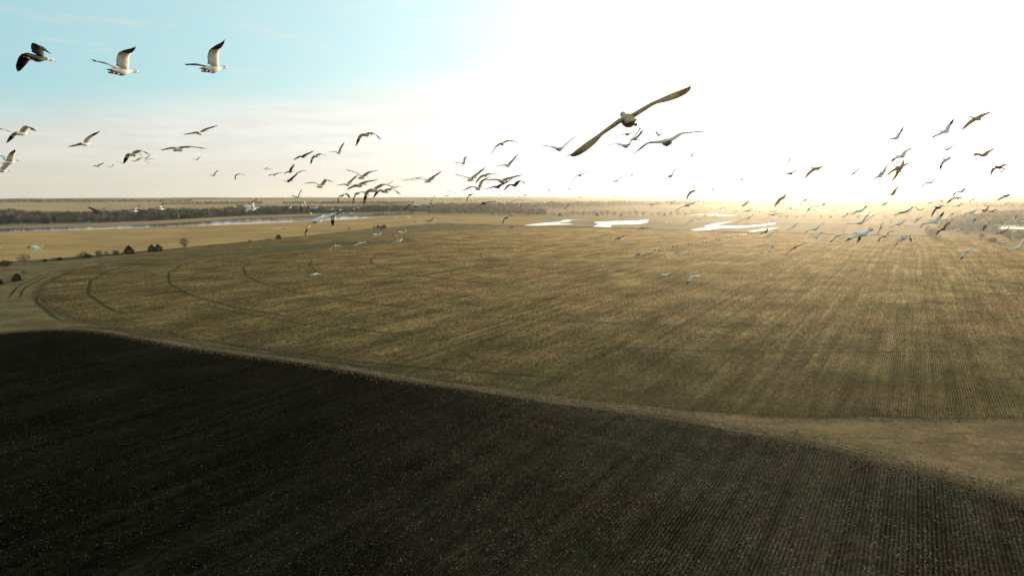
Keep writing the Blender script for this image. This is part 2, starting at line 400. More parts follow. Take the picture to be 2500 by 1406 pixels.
# ---------------------------------------------------------------- water
sheet_poly('river', RIVER_S + RIVER_N, 0.06, M_water, step=10, jit=.8)
for pts in ([(640, 534), (700, 531.2), (760, 531), (850, 528.5), (765, 532.5), (700, 534.5)], [(655, 538), (720, 535.7), (810, 533.7), (740, 537.4)], [(560, 543.6), (620, 539.6), (645, 540.5), (600, 544)],
            [(705, 541), (760, 537.2), (840, 534), (790, 537.6), (730, 541)], [(860, 531.6), (920, 527.7), (955, 526.2), (915, 529.6)], [(440, 549.5), (500, 545), (520, 545.4), (460, 550)], [(820, 526), (880, 524.7), (930, 523.2), (900, 525)]):
    sheet_poly('sandbar', gps(pts), 0.10, M_sand, step=6, jit=.8)
sheet_poly('river_bank', RIVER_N[:1] + RIVER_N[1:] + gps([(-120, 555), (0, 553), (200, 549.5), (400, 543), (500, 537), (600, 530), (700, 527), (800, 523.5), (900, 520.5), (1010, 517.5)]), 0.05, M_sand, step=12, jit=1.5)
PX = lambda ox, oy, s, pts: [(ox + x / s, oy + y / s) for x, y in pts]
ponds = [
 PX(1160, 410, 8.786, [(1020, 1238), (1170, 1215), (1330, 1195), (1480, 1180), (1700, 1165), (1850, 1150), (1880, 1122), (2000, 1110), (2270, 1100), (2150, 1112), (2045, 1135), (2030, 1155), (1900, 1167), (1720, 1186), (1900, 1195), (2125, 1200), (1990, 1215), (1600, 1226), (1350, 1241), (1170, 1250)]),
 [(1449, 543), (1471, 541), (1510, 539.5), (1562, 538), (1587, 535.5), (1580, 538), (1583, 540), (1580, 543), (1564, 547), (1545, 548), (1494, 548.5), (1490, 555.3), (1478, 555.8), (1443, 555.5), (1461, 547.5)],
 PX(1500, 460, 6.25, [(1165, 640), (1300, 610), (1460, 595), (1370, 575), (1500, 545), (1650, 520), (1780, 508), (1620, 545), (1565, 565), (1700, 570), (1900, 575), (2200, 560), (2380, 535), (2470, 518), (2450, 545), (2300, 565), (2000, 595), (1700, 605), (1560, 615), (1400, 640), (1250, 645)]),
 PX(1500, 460, 6.25, [(2025, 658), (2150, 635), (2350, 612), (2500, 605), (2400, 625), (2250, 645), (2150, 660)]),
 PX(1500, 460, 6.25, [(1140, 412), (1300, 396), (1590, 396), (1660, 407), (1870, 409), (1750, 419), (1600, 415), (1450, 414), (1300, 408)]),
 PX(1300, 420, 8.786, [(155, 795), (260, 780), (390, 770), (530, 752), (670, 748), (550, 768), (640, 785), (400, 791), (250, 799)]),
 PX(1300, 420, 8.786, [(1030, 742), (1220, 740), (1330, 715), (1520, 710), (1740, 698), (1720, 735), (1600, 750), (1480, 766), (1350, 770), (1180, 771), (1300, 752)]),
 PX(1300, 420, 8.786, [(1840, 712), (1880, 677), (1940, 674), (1925, 702)]),
 PX(1160, 410, 8.786, [(290, 938), (340, 905), (420, 900), (425, 925), (350, 940)]),
 PX(1160, 410, 8.786, [(250, 1024), (630, 1021), (620, 1035), (300, 1038)]),
 PX(940, 400, 8.786, [(1000, 1012), (1090, 1000), (1080, 1020), (1010, 1022)]),
 PX(1900, 470, 8.333, [(1200, 385), (1330, 385), (1330, 399), (1200, 399)]),
 PX(1900, 470, 8.333, [(1630, 425), (1920, 440), (1900, 452), (1650, 435)]),
 [(2438, 557.5), (2449, 551.6), (2470, 550.8), (2500, 551), (2570, 551), (2570, 561), (2500, 560), (2479, 559), (2454, 559.5), (2441, 559.5)],
 PX(2260, 450, 10.04, [(1200, 390), (1370, 388), (1350, 401), (1230, 403)]),
 PX(2260, 450, 10.04, [(1970, 965), (2080, 952), (2090, 980), (1985, 985)]),
 PX(1900, 470, 8.333, [(205, 322), (350, 322), (350, 336), (205, 336)]),
 [(1800, 574.5), (1822, 571.5), (1823, 572.3), (1801, 575.2)], [(1771, 577.2), (1782, 575.9), (1783, 576.6)],
]
for q in ponds: sheet_poly('pond', gps(q), 0.06, M_water, step=8, jit=.7)

# ---------------------------------------------------------------- bridge over the river mouth
M_conc = plain('weathered_concrete', (.30, .27, .23), .9, .1)
b0, b1 = gp(942, 521), gp(994, 521)
br = empty('bridge', b0.lerp(b1, .5), math.atan2(b1.y - b0.y, b1.x - b0.x))
tag(br, 'low grey bridge on many short piers across the river mouth', 'bridge')
Lb = (b1 - b0).length + 12
d = MB(); d.box((0, 0, 4.1), (Lb, 7, .9)); d.build('deck', M_conc, br)
for sgn in (-1, 1):
    d = MB(); d.box((0, sgn * 3.3, 5.05), (Lb, .2, .18))
    for i in range(25): d.box((-Lb / 2 + Lb * i / 24, sgn * 3.3, 4.75), (.18, .18, .5))
    d.build('railing', M_conc, br)
pm = None
for i in range(13):
    if pm is None:
        d = MB(); d.box((0, 0, 1.75), (1.5, 6, 3.8)); d.box((0, 0, 3.5), (2.1, 6.6, .3)); o = d.build('pier', M_conc, br); pm = o
    else:
        o = pm.copy(); C.objects.link(o); o.parent = br
    o.location = (-Lb / 2 + 3 + (Lb - 6) * i / 12, 0, 0)

# ---------------------------------------------------------------- trees
def twig_mat(name, a, b, trans=.15):
    m, t = new_mat(name); pos = t.add('ShaderNodeNewGeometry').outputs['Position']
    n = t.noise(pos, .22, 3, .6)
    finish(t, t.mix(t.ramp(n, .35, .65), a, b), .9, .05, trans=trans); return m
M_twig = twig_mat('bare_twigs', (.085, .07, .055), (.15, .125, .095))
M_twig2 = twig_mat('tan_twigs', (.19, .15, .09), (.12, .095, .06))
M_red = twig_mat('reddish_twigs', (.17, .10, .065), (.12, .075, .05))
M_bark = twig_mat('bark', (.07, .055, .045), (.11, .09, .07), 0)
M_cedar = twig_mat('cedar_needles', (.010, .014, .008), (.022, .028, .014), .05)
M_wood = twig_mat('wood_mass', (.085, .068, .052), (.15, .122, .095), .15)
M_farwood = twig_mat('far_wood', (.055, .05, .042), (.09, .08, .065), .1)
M_rightwood = twig_mat('brown_wood', (.15, .115, .075), (.22, .17, .11), .15)

M_twoods = [twig_mat('wood_pale', (.20, .165, .125), (.27, .22, .165), .2), twig_mat('wood_dark', (.045, .036, .028), (.065, .052, .04), .1), twig_mat('wood_olive', (.10, .09, .055), (.13, .115, .07), .15)]
def blades(n, w_, h, z0, ln, wd_, rg, up=.7, shape='round'):
    """n thin leaf or twig blades spread through a crown"""
    th = rg.uniform(0, 2 * np.pi, n); u = rg.uniform(0, 1, n)
    if shape == 'cone': r = np.minimum(1, (1 - u) * 2.2) ** .62 * (1 - .45 * u) * w_ / 2 * rg.uniform(.5, 1.15, n) + .1; z = z0 + u * h
    else:
        ph = np.arccos(rg.uniform(-1, 1, n)); rr = rg.uniform(.25, 1, n) ** .5 * rg.uniform(.8, 1.12, n)
        r = np.sin(ph) * rr * w_ / 2; z = z0 + h / 2 + np.cos(ph) * rr * h / 2
    lob = 1 + .26 * np.sin(th * 3 + z * .7) ; r = r * lob
    c = np.stack([r * np.cos(th), r * np.sin(th), z], 1)
    d_ = np.stack([np.cos(th) * (1 - up), np.sin(th) * (1 - up), np.full(n, up)], 1) + rg.normal(0, .35, (n, 3)); d_ /= np.linalg.norm(d_, axis=1)[:, None]
    sd = np.cross(d_, rg.normal(0, 1, (n, 3))); sd /= np.linalg.norm(sd, axis=1)[:, None]
    L = ln * rg.uniform(.6, 1.3, n)[:, None]; Wd = wd_ * rg.uniform(.6, 1.4, n)[:, None]
    v = np.empty((n, 3, 3)); v[:, 0] = c - d_ * L / 2 + sd * Wd / 2; v[:, 1] = c - d_ * L / 2 - sd * Wd / 2; v[:, 2] = c + d_ * L / 2
    return v.reshape(-1, 3), np.arange(3 * n).reshape(-1, 3)
def limbs(h, w_, rg, n=6, tr=.03):
    d = MB(); d.tube((0, 0, -.3), (0, 0, h * .45), h * tr, h * tr * .55, 7)
    for i in range(n):
        a = 2 * math.pi * i / n + rg.uniform(-.4, .4); z0 = h * rg.uniform(.22, .45); k = rg.uniform(.25, .42)
        m_ = (math.cos(a) * w_ * k * .5, math.sin(a) * w_ * k * .5, h * rg.uniform(.5, .65)); e = (math.cos(a) * w_ * k, math.sin(a) * w_ * k, h * rg.uniform(.75, .97))
        d.tube((0, 0, z0), m_, h * tr * .45, h * tr * .28, 5); d.tube(m_, e, h * tr * .28, h * tr * .08, 5)
    return d
def tree(kind, px, py, hpx, wpx, label, group=None, name=None):
    p = gp(px, py); dist = p.y * cp + CAMZ * sp; h = hpx * dist / FPX; w_ = wpx * dist / FPX
    rg = np.random.default_rng(int(px * 7 + py * 13))
    nm = name or {'cedar': 'cedar_tree', 'bare': 'bare_tree', 'bush': 'bush', 'red': 'bush', 'tan': 'bush', 'round': 'bush'}[kind]
    o = empty(nm, p, rg.uniform(0, 6.28)); tag(o, label, 'tree' if kind in ('cedar', 'bare') else 'bush', group)
    if kind == 'cedar':
        v, f = blades(1100, w_, h * .95, .05, h * .15, h * .06, rg, .5, 'cone'); me = np_mesh('crown', v, f); link('crown', me, M_cedar, o)
        d = MB(); d.tube((0, 0, -.2), (0, 0, h * .6), h * .03, h * .012); d.build('trunk', M_bark, o)
    elif kind == 'bare':
        v, f = blades(460, w_, h * .88, h * .13, h * .24, h * .016, rg, .6); link('crown', np_mesh('crown', v, f), M_twig, o)
        limbs(h, w_, rg).build('trunk', M_bark, o)
    else:
        mt = {'bush': M_twig, 'red': M_red, 'tan': M_twig2, 'round': M_cedar}[kind]
        v, f = blades(700 if kind == 'round' else 420, w_, h * .95, .05, h * .36, h * .03, rg, .6); link('crown', np_mesh('crown', v, f), mt, o)
        d = MB()
        for i in range(5):
            a = i * 1.257 + rg.uniform(-.3, .3); d.tube((0, 0, -.1), (math.cos(a) * w_ * .25, math.sin(a) * w_ * .25, h * .6), h * .02, h * .008, 5)
        d.build('stem', M_bark, o)
    return o
HG = 'trees and bushes along the hedge line'
for a in [
 ('cedar', 42, 686, 19, 22, 'dark cedar standing alone below the hedge line, near the left edge'),
 ('bush', 60, 668, 9, 16, 'small dark bush just above the lone cedar near the left edge'),
 ('cedar', -2, 695, 16, 18, 'dark cedar half cut off by the left edge, lowest of all'),
 ('round', 14, 650, 16, 32, 'wide black-green bush on the hedge line at the left edge'),
 ('bare', 60, 643, 25, 32, 'bare spreading tree with a dark base, second on the hedge line from the left'),
 ('round', 110, 639, 7, 11, 'small dark round bush just right of the spreading bare tree'),
 ('round', 146, 636, 9, 14, 'dark bush beside a grey thicket on the hedge line'),
 ('bush', 133, 636, 8, 22, 'low grey thicket on the hedge line left of a dark bush'),
 ('bush', 205, 630, 17, 26, 'grey-brown twiggy bush over a dark one on the hedge line'),
 ('round', 216, 630, 10, 20, 'dark low bush under the twiggy grey-brown one'),
 ('bush', 192, 630, 7, 16, 'low dark brush at the left foot of the twiggy bush'),
 ('bush', 241, 624, 14, 18, 'round pale twiggy bush, between the dark brush and the tall dark cedar'),
 ('bush', 260, 622, 9, 14, 'smallest grey bush in the gap left of the tall dark cedar'),
 ('bush', 283, 622, 13, 18, 'pale bare bush just left of the tall dark cedar'),
 ('cedar', 315, 620, 21, 24, 'tall dense dark cedar, tallest conifer on the hedge line'),
 ('cedar', 371, 614, 17, 19, 'dark cedar, left one of the touching pair'),
 ('cedar', 386, 613, 17, 22, 'dark cedar, right one of the touching pair'),
 ('bare', 450, 606, 27, 23, 'tall bare tree alone on the hedge line, right of the cedar pair'),
 ('bush', 610, 590, 6, 10, 'small brown bush on the hedge line, left of the lone far cedar'),
 ('bush', 655, 587, 5, 16, 'low brown thicket just left of the lone far cedar'),
 ('cedar', 680, 584, 12, 14, 'lone dark cedar at the far end of the hedge line'),
 ('bush', 852, 561, 5, 10, 'small reddish-grey bush on the dark strip, left of the four cedars'),
 ('round', 1250, 557, 3.5, 11, 'dark flat tussock in the field below the narrow pond'),
]: tree(*a, group=HG)
for px, h_, lab in ((914, 5, 'smallest cedar, left end of the row of four beyond the field'), (923, 8, 'second cedar from the left in the row of four'), (931, 6, 'third cedar from the left in the row of four, a short one'), (938, 9, 'biggest cedar, right end of the row of four')):
    tree('cedar', px, 557, h_, h_ * 1.15, lab, 'row of four cedars beyond the field')
# the row of bare trees and dark conifers behind the ponds
TG = 'tree row behind the ponds'
rr = np.random.default_rng(11)
for px in (1312, 1331, 1349, 1384, 1398, 1411, 1424, 1436, 1450, 1470, 1483, 1499, 1520, 1537, 1553, 1571, 1590, 1608, 1637, 1655, 1672):
    tree('bare', px, 526.5 + (px - 1300) * .006, rr.uniform(10, 15), rr.uniform(12, 19), 'bare tree in the hazy row behind the narrow and square-ended ponds', TG)
for px, h_, lab in ((1367, 9, 'dark conifer in the hazy tree row, above the narrow pond'), (1458, 8, 'dark round conifer in the hazy tree row, above the square-ended pond'), (1516, 6, 'low dark conifer in the hazy tree row, right of the round one'), (1622, 8, 'dark conifer at the right end of the hazy tree row')):
    tree('cedar', px, 527.5, h_, h_ * 1.2, lab, TG)
for px in (1700, 1722, 1746, 1905, 1922, 1945, 1962, 2005, 2028, 2060, 2095, 2120, 2160):
    tree('tan', px, 530 + (px - 1700) * .006, rr.uniform(5, 9), rr.uniform(8, 14), 'small tan bush in the scattered line beyond the zigzag pond', 'scattered bushes beyond the zigzag pond')
RG = 'bushes at the right-hand wood'
for a in [
 ('tan', 2277, 579, 24, 34, 'large tan leafless bush at the near corner of the right-hand wood'),
 ('bush', 2288, 583, 8, 13, 'small grey bush at the foot of the large tan bush'),
 ('red', 2332, 561, 9, 14, 'reddish round bush, upper one at the right-hand wood'),
 ('red', 2315, 561, 6, 8, 'small reddish bush left of the upper reddish round bush'),
 ('bush', 2292, 557, 7, 8, 'small brown bush just above the large tan bush'),
 ('bush', 2359, 573, 10, 13, 'brown round bush between the tan bush and the reddish mound'),
 ('red', 2397, 580, 12, 15, 'reddish-brown mound-shaped bush left of the dark round bush'),
 ('round', 2392, 585, 3, 7, 'tiny dark tussock under the reddish-brown mound'),
 ('round', 2423, 592, 13, 22, 'dark green dome-shaped bush, nearest at the right-hand wood'),
 ('bush', 2340, 577, 3, 12, 'low flat brown tuft left of the reddish mound'),
 ('bare', 2460, 583, 17, 24, 'dark leafless tree at the right edge below the white pond'),
 ('bare', 2488, 587, 17, 24, 'second dark leafless tree at the right edge below the white pond'),
]: tree(*a, group=RG)
tree('bush', 204, 502, 5, 46, 'long low grey thicket alone in the far tan field at left', name='thicket')

def wood(name, label, front, back, n, hm, nb, mat, seed, clear=()):
    """one far wood of bare trees that reads as a single mass"""
    rg = np.random.default_rng(seed); F = gps(front); B = gps(back); poly = [(p.x, p.y) for p in F + B[::-1]]
    xs = [p[0] for p in poly]; ys = [p[1] for p in poly]; V = []; NF = 0; got = 0
    while got < n:
        q = np.stack([rg.uniform(min(xs), max(xs), 4 * n), rg.uniform(min(ys), max(ys), 4 * n)], 1)
        q = q[inside(q[:, 0], q[:, 1], poly)][: n - got]
        for x, y in q:
            h = hm * rg.uniform(.5, 1.12) * (1 + .25 * math.sin(x * .013 + seed) * math.sin(y * .011)); wd_ = h * rg.uniform(.55, .95)
            v, f = blades(nb, wd_, h * .9, h * .1, h * .34, h * .05, rg, .72); V.append(v + np.array([x, y, 0]))
        got += len(q)
    V = np.concatenate(V); ti = np.repeat(rg.choice(4, got, p=[.4, .25, .2, .15]), nb)
    o = link(name, np_mesh(name, V, np.arange(len(V)).reshape(-1, 3), ti), [mat, M_twoods[0], M_twoods[1], M_twoods[2]] if nb > 25 else [mat] * 4)
    return tag(o, label, kind='stuff')
wood('riverside_wood', 'grey leafless wood along the far bank of the river at left',
     [(-70, 551), (0, 549.5), (100, 548), (200, 546), (300, 542.5), (400, 539), (500, 533.5), (600, 527), (700, 523.5), (800, 521), (900, 518.5), (1010, 517), (1050, 519)],
     [(-70, 531), (100, 530), (300, 527), (500, 520), (700, 514.5), (900, 513.5), (1050, 512)], 4000, 20, 50, M_wood, 1)
wood('middle_wood', 'grey-brown leafless wood behind the middle pasture', [(1045, 522.5), (1130, 524), (1250, 525), (1330, 525.5)], [(1330, 517), (1240, 514), (1150, 512), (1045, 512)][::-1], 1000, 15, 44, M_wood, 2)
wood('back_wood', 'long hazy wood behind the pools under the horizon', [(1000, 509), (1150, 511), (1300, 510), (1420, 506), (1560, 502.5), (1750, 500), (1990, 500)], [(1000, 502), (1300, 501), (1560, 496.5), (1990, 495)], 4200, 17, 32, M_farwood, 3)
wood('right_wood', 'brownish leafless wood behind the bushes at right', [(2300, 560), (2345, 566), (2400, 570), (2432, 572), (2436, 548), (2500, 548), (2570, 548)], [(2290, 545), (2380, 530), (2440, 521), (2570, 519)], 1500, 11, 44, M_rightwood, 4)
wood('scrub', 'low brown scrub on the near shore of the white pond at right', [(2432, 576), (2465, 583), (2570, 590)], [(2434, 562), (2480, 563), (2570, 564)], 500, 4.2, 40, M_rightwood, 16)
wood('brush', 'low scattered brush on the far flats beyond the ponds', [(1480, 520), (1700, 524), (1900, 526), (2100, 533), (2290, 545)], [(1480, 508), (1900, 500), (2290, 505)], 3000, 4.5, 26, M_rightwood, 14)
wood('brush', 'low hazy brush between the far pools', [(1010, 516), (1300, 518), (1480, 519)], [(1010, 506), (1480, 503)], 1500, 6, 26, M_wood, 15)
wood('far_wood', 'dark hazy wood strip far off under the horizon at left', [(-90, 496), (200, 496), (470, 494)], [(-90, 489.5), (200, 489), (470, 490)], 2200, 15, 24, M_farwood, 5)
wood('far_wood', 'hazy wood strip behind the far fields left of centre', [(395, 500), (500, 500), (640, 499)], [(395, 498), (640, 496)], 420, 16, 24, M_farwood, 6)
wood('far_wood', 'hazy wood strip under the horizon above the middle flock', [(690, 499), (780, 499), (1010, 500)], [(690, 496), (1010, 496)], 900, 16, 24, M_farwood, 8)
wood('far_wood', 'thin dark tree line just under the horizon left of centre', [(470, 487.5), (1300, 490.5)], [(470, 486), (1300, 489)], 1400, 14, 18, M_farwood, 9)
wood('far_wood', 'hazy trees under the glowing horizon at right', [(1950, 506), (2200, 507), (2570, 510)], [(1950, 496), (2570, 497)], 1800, 13, 22, M_farwood, 10)

# ---------------------------------------------------------------- pivot irrigation machine
M_galv = plain('galvanised_steel', (.38, .37, .34), .55, .4, metal=.3)
M_tyre = plain('tyre_rubber', (.012, .012, .012), .85, .1)
M_green = plain('faded_green_paint', (.10, .20, .12), .5, .4)
M_tank = plain('white_tank_plastic', (.80, .78, .72), .4, .4)
pv = empty('pivot_irrigator', (PIV.x, PIV.y, 0)); tag(pv, 'long galvanised pivot irrigation machine on pairs of dark wheels crossing the stubble field', 'irrigator')
AD = Vector((.555, .832)).normalized()
pv.rotation_euler = (0, 0, math.atan2(AD.y, AD.x))
d = MB()
for sx in (-1, 1):
    for sy in (-1, 1): d.tube((sx * 1.6, sy * 1.6, 0), (sx * .25, sy * .25, 4.1), .08, .06, 6)
d.tube((0, 0, 0), (0, 0, 4.4), .12, .12, 8); d.box((0, 0, 1.4), (2.0, .08, .08)); d.box((0, 0, 1.4), (.08, 2.0, .08)); d.build('pivot_tower', M_galv, pv)
span0 = tw0 = wh0 = None
for k in range(9):
    if span0 is None:
        d = MB(); prev = None
        for i in range(11):
            x = 53.2 * i / 10; z = 3.9 + .9 * math.sin(math.pi * i / 10); q = Vector((x, 0, z))
            if prev: 
                d.tube(prev, q, .085, .085, 6)
                lo = Vector(((x + prev.x) / 2, 0, (z + prev.z) / 2 - 1.2 * math.sin(math.pi * (i - .5) / 10)))
                for sy in (-.7, .7): d.tube(prev, lo + Vector((0, sy, 0)), .03, .03, 4); d.tube(lo + Vector((0, sy, 0)), q, .03, .03, 4)
            prev = q
        for i in range(1, 20): x = 53.2 * i / 20; d.tube((x, 0, 3.9 + .9 * math.sin(math.pi * i / 20)), (x, 0, 2.0), .02, .02, 4)
        span0 = s_ = d.build('span', M_galv, pv)
    else: s_ = span0.copy(); C.objects.link(s_); s_.parent = pv
    s_.location = (53.2 * k, 0, 0)
    if tw0 is None:
        d = MB()
        for sy in (-1, 1): d.tube((0, sy * 2.0, .75), (0, 0, 3.9), .07, .06, 6)
        d.tube((0, -2.1, .75), (0, 2.1, .75), .1, .1, 6); d.box((0, .0, .95), (.4, .6, .35)); tw0 = t_ = d.build('wheel_tower', M_galv, pv)
        d = MB()
        d.tube((-.17, 0, 0), (.17, 0, 0), .72, .72, 16); d.tube((-.2, 0, 0), (.2, 0, 0), .3, .3, 10)
        for i in range(12):
            a = i * math.pi / 6; d.box((0, math.cos(a) * .72, math.sin(a) * .72), (.34, .1, .1))
        wh0 = d.build('wheel', M_tyre, t_); ws = [wh0, wh0.copy()]; C.objects.link(ws[1])
    else:
        t_ = tw0.copy(); C.objects.link(t_); t_.parent = pv; ws = [wh0.copy(), wh0.copy()]
        for q in ws: C.objects.link(q)
    t_.location = (53.2 * (k + 1), 0, 0)
    for q, sy in zip(ws, (-1, 1)): q.parent = t_; q.location = (0, sy * 2.0, .74)
p = gp(1557.5, 624.5); gen_ = empty('pump_engine', p, R(12)); tag(gen_, 'green pump engine on a dark wheeled base beside the white tank in the stubble field', 'engine')
d = MB(); d.box((0, 0, 1.9), (3.2, 1.5, 1.5)); d.box((0.4, 0, 2.75), (1.8, 1.3, .25)); d.box((1.75, 0, 1.7), (.3, 1.2, 1.1)); d.build('housing', M_green, gen_)
d = MB(); d.box((0, 0, .85), (4.4, 1.6, .5)); d.build('chassis', M_tyre, gen_)
d = MB(); d.tube((.9, .2, 2.6), (.9, .2, 4.2), .09, .09, 8); d.tube((.9, .2, 4.2), (1.1, .2, 4.5), .09, .09, 8); d.build('exhaust_pipe', M_galv, gen_)
for x in (-1.4, 1.4):
    for sy in (-.85, .85):
        d = MB(); d.tube((x, sy - .15, .45), (x, sy + .15, .45), .45, .45, 12); d.build('wheel', M_tyre, gen_)
p = gp(1572.5, 624); tk = empty('water_tank', p, R(5)); tag(tk, 'small white plastic tank lying on skids right of the green pump engine', 'tank')
d = MB(); prof = [(-1.5, .35), (-1.4, .75), (-1.1, .95), (1.1, .95), (1.4, .75), (1.5, .35)]
for (x0, r0), (x1, r1) in zip(prof[:-1], prof[1:]): d.tube((x0, 0, 1.25), (x1, 0, 1.25), r0, r1, 16, caps=False)
d.tube((-1.5, 0, 1.25), (-1.52, 0, 1.25), .35, .34, 16); d.tube((1.5, 0, 1.25), (1.52, 0, 1.25), .35, .34, 16); d.tube((0, 0, 2.1), (0, 0, 2.4), .25, .25, 12); d.build('shell', M_tank, tk, smooth=False)
d = MB(); d.box((0, -.6, .15), (3.0, .15, .3)); d.box((0, .6, .15), (3.0, .15, .3)); d.build('skid', M_tyre, tk)

# ---------------------------------------------------------------- standing stubble and litter near the camera
def frustum(x, y, pad=4):
    z = y * cp + CAMZ * sp; u = x / np.maximum(z, 1) * FPX
    v = -(y * -sp * -1 + 0) 
    return (np.abs(x) < (W / 2 / FPX) * z + pad) & (y > 95)
upoly = [(p.x, p.y) for p in ring]; lpoly = [(p.x, p.y) for p in LOW] + [(700, 60), (500, -500), (-700, -500), (-700, 330)]
ca, sa = math.cos(ROW), math.sin(ROW)
def row_points(ymax, step, seed, keep):
    rg = np.random.default_rng(seed)
    # rows: u across, s along;  world x = u*cos + s*sin, y = -u*sin + s*cos
    us = np.arange(-900, 700, 0.76); out = []
    for u0 in us:
        s0 = np.arange(-300, 1350, step); s0 = s0 + rg.uniform(-.4, .4, len(s0)) * step
        u1 = u0 + rg.normal(0, .05, len(s0)); x = u1 * ca + s0 * sa; y = -u1 * sa + s0 * ca
        k = frustum(x, y) & (y < ymax) & (rg.uniform(0, 1, len(x)) < keep(x, y)); 
        if k.any(): out.append(np.stack([x[k], y[k]], 1))
    return np.concatenate(out)
def cards(P, hlo, hhi, wlo, whi, seed, lean=.35):
    """each clump: two crossed leaning blades"""
    rg = np.random.default_rng(seed); n = len(P); V = np.empty((n, 2, 3, 3))
    for k in range(2):
        a = rg.uniform(0, np.pi, n); w_ = rg.uniform(wlo, whi, n) / 2; h = rg.uniform(hlo, hhi, n)
        b = np.concatenate([P, np.full((n, 1), .04)], 1); d_ = np.stack([np.cos(a) * w_, np.sin(a) * w_, np.zeros(n)], 1)
        V[:, k, 0] = b - d_; V[:, k, 1] = b + d_; V[:, k, 2] = b + np.stack([rg.normal(0, lean, n) * h, rg.normal(0, lean, n) * h, h], 1)
    return V.reshape(-1, 3), np.arange(6 * n).reshape(-1, 3)
def litter(P, llo, lhi, seed):
    """husks and broken leaves: small bent pieces lying at all angles"""
    rg = np.random.default_rng(seed); n = len(P); L = rg.uniform(llo, lhi, n)[:, None]
    a = rg.uniform(0, 2 * np.pi, n); el = rg.normal(.15, .35, n); d_ = np.stack([np.cos(a) * np.cos(el), np.sin(a) * np.cos(el), np.abs(np.sin(el))], 1)
    s_ = np.cross(d_, np.stack([rg.normal(0, .5, n), rg.normal(0, .5, n), np.ones(n)], 1)); s_ /= np.linalg.norm(s_, axis=1)[:, None]
    b = np.concatenate([P, rg.uniform(.06, .16, (n, 1))], 1); V = np.empty((n, 3, 3))
    V[:, 0] = b; V[:, 1] = b + d_ * L * .55 + s_ * L * .17; V[:, 2] = b + d_ * L
    return V.reshape(-1, 3), np.arange(3 * n).reshape(-1, 3)
def straw(name, cols, tr=.3):
    out = []
    for i, c in enumerate(cols):
        m, t = new_mat('%s_%d' % (name, i)); finish(t, c, .8, .15, trans=tr); out.append(m)
    return out
S_up = straw('straw', [(.25, .175, .075), (.165, .115, .046), (.12, .095, .036)]); S_lo = straw('grey_straw', [(.25, .19, .115), (.15, .118, .065), (.46, .38, .27)])
def fall(x, y, near=150., far=330.): return np.clip((far - y) / (far - near), .06, 1) ** 1.6
def stuff_obj(name, label, V, F, mats, seed, wts):
    rg = np.random.default_rng(seed); o = link(name, np_mesh(name, V, F, rg.choice(len(mats), len(F), p=wts)), mats); return tag(o, label, kind='stuff')
P = row_points(430, .30, 21, lambda x, y: fall(x, y, 170, 430) * .8); P = P[inside(P[:, 0], P[:, 1], upoly)]
stuff_obj('corn_stubble', 'rows of cut corn stubble on the olive pivot field', *cards(P, .14, .34, .05, .16, 22), S_up, 23, [.3, .4, .3])
P = row_points(1300, 1.5, 51, lambda x, y: .30 * np.clip((y - 150) / 150, 0, 1) * np.clip((1300 - y) / 800, .2, 1)); P = P[inside(P[:, 0], P[:, 1], upoly)]
V_, F_ = cards(P, .15, .38, .25, .8, 52, .5)
stuff_obj('stubble_clumps', 'clumps of dry stalks and weeds scattered over the olive pivot field', V_, F_, S_up + straw('weed', [(.045, .034, .013), (.08, .06, .02)], .1), 53, [.27, .25, .18, .12, .18])
left = lambda x: np.clip((x + 75) / 120, .10, 1.0)
P = row_points(260, .26, 31, lambda x, y: fall(x, y, 120, 300) * left(x) * .55); P = P[inside(P[:, 0], P[:, 1], lpoly)]
stuff_obj('corn_stubble', 'rows of cut stubble on the dark near field', *cards(P, .10, .26, .04, .12, 32), S_lo, 33, [.35, .6, .05])
rg = np.random.default_rng(41)
Q = np.stack([rg.uniform(-330, 420, 1500000), rg.uniform(95, 420, 1500000)], 1)
Q = Q[frustum(Q[:, 0], Q[:, 1])]
# most litter on the dark field lies along the old rows; some is blown loose
A = row_points(330, .16, 61, lambda x, y: .5 * (.55 + .45 * left(x)) * np.clip((330 - y) / 180, .2, 1) * 1.5); A = A + rg.normal(0, .10, A.shape); B = Q[rg.uniform(0, 1, len(Q)) < .22]
A = np.concatenate([A, B[B[:, 1] < 330]]); A = A[inside(A[:, 0], A[:, 1], lpoly)]
patchy = .5 + .5 * np.sin(A[:, 0] * .21 + 2 * np.sin(A[:, 1] * .07)) * np.sin(A[:, 1] * .17 + A[:, 0] * .05)
rowy = .5 + .5 * np.sin((A[:, 0] * ca - A[:, 1] * sa) * 1.1 + 2 * np.sin((A[:, 0] * ca - A[:, 1] * sa) * .23))
A = A[rg.uniform(0, 1, len(A)) < (.2 + .8 * patchy) * (.25 + .75 * rowy) * (.45 + .55 * left(A[:, 0]))]
kl = A[:, 0] < -5 + rg.normal(0, 25, len(A))
stuff_obj('corn_litter', 'pale husks and broken leaves strewn along the rows of the dark near field', *litter(A[~kl], .2, .62, 42), S_lo, 43, [.40, .38, .22])
stuff_obj('corn_litter', 'sparse dull husks on the blackest part of the near field', *litter(A[kl], .14, .42, 46), S_lo, 47, [.28, .68, .04])
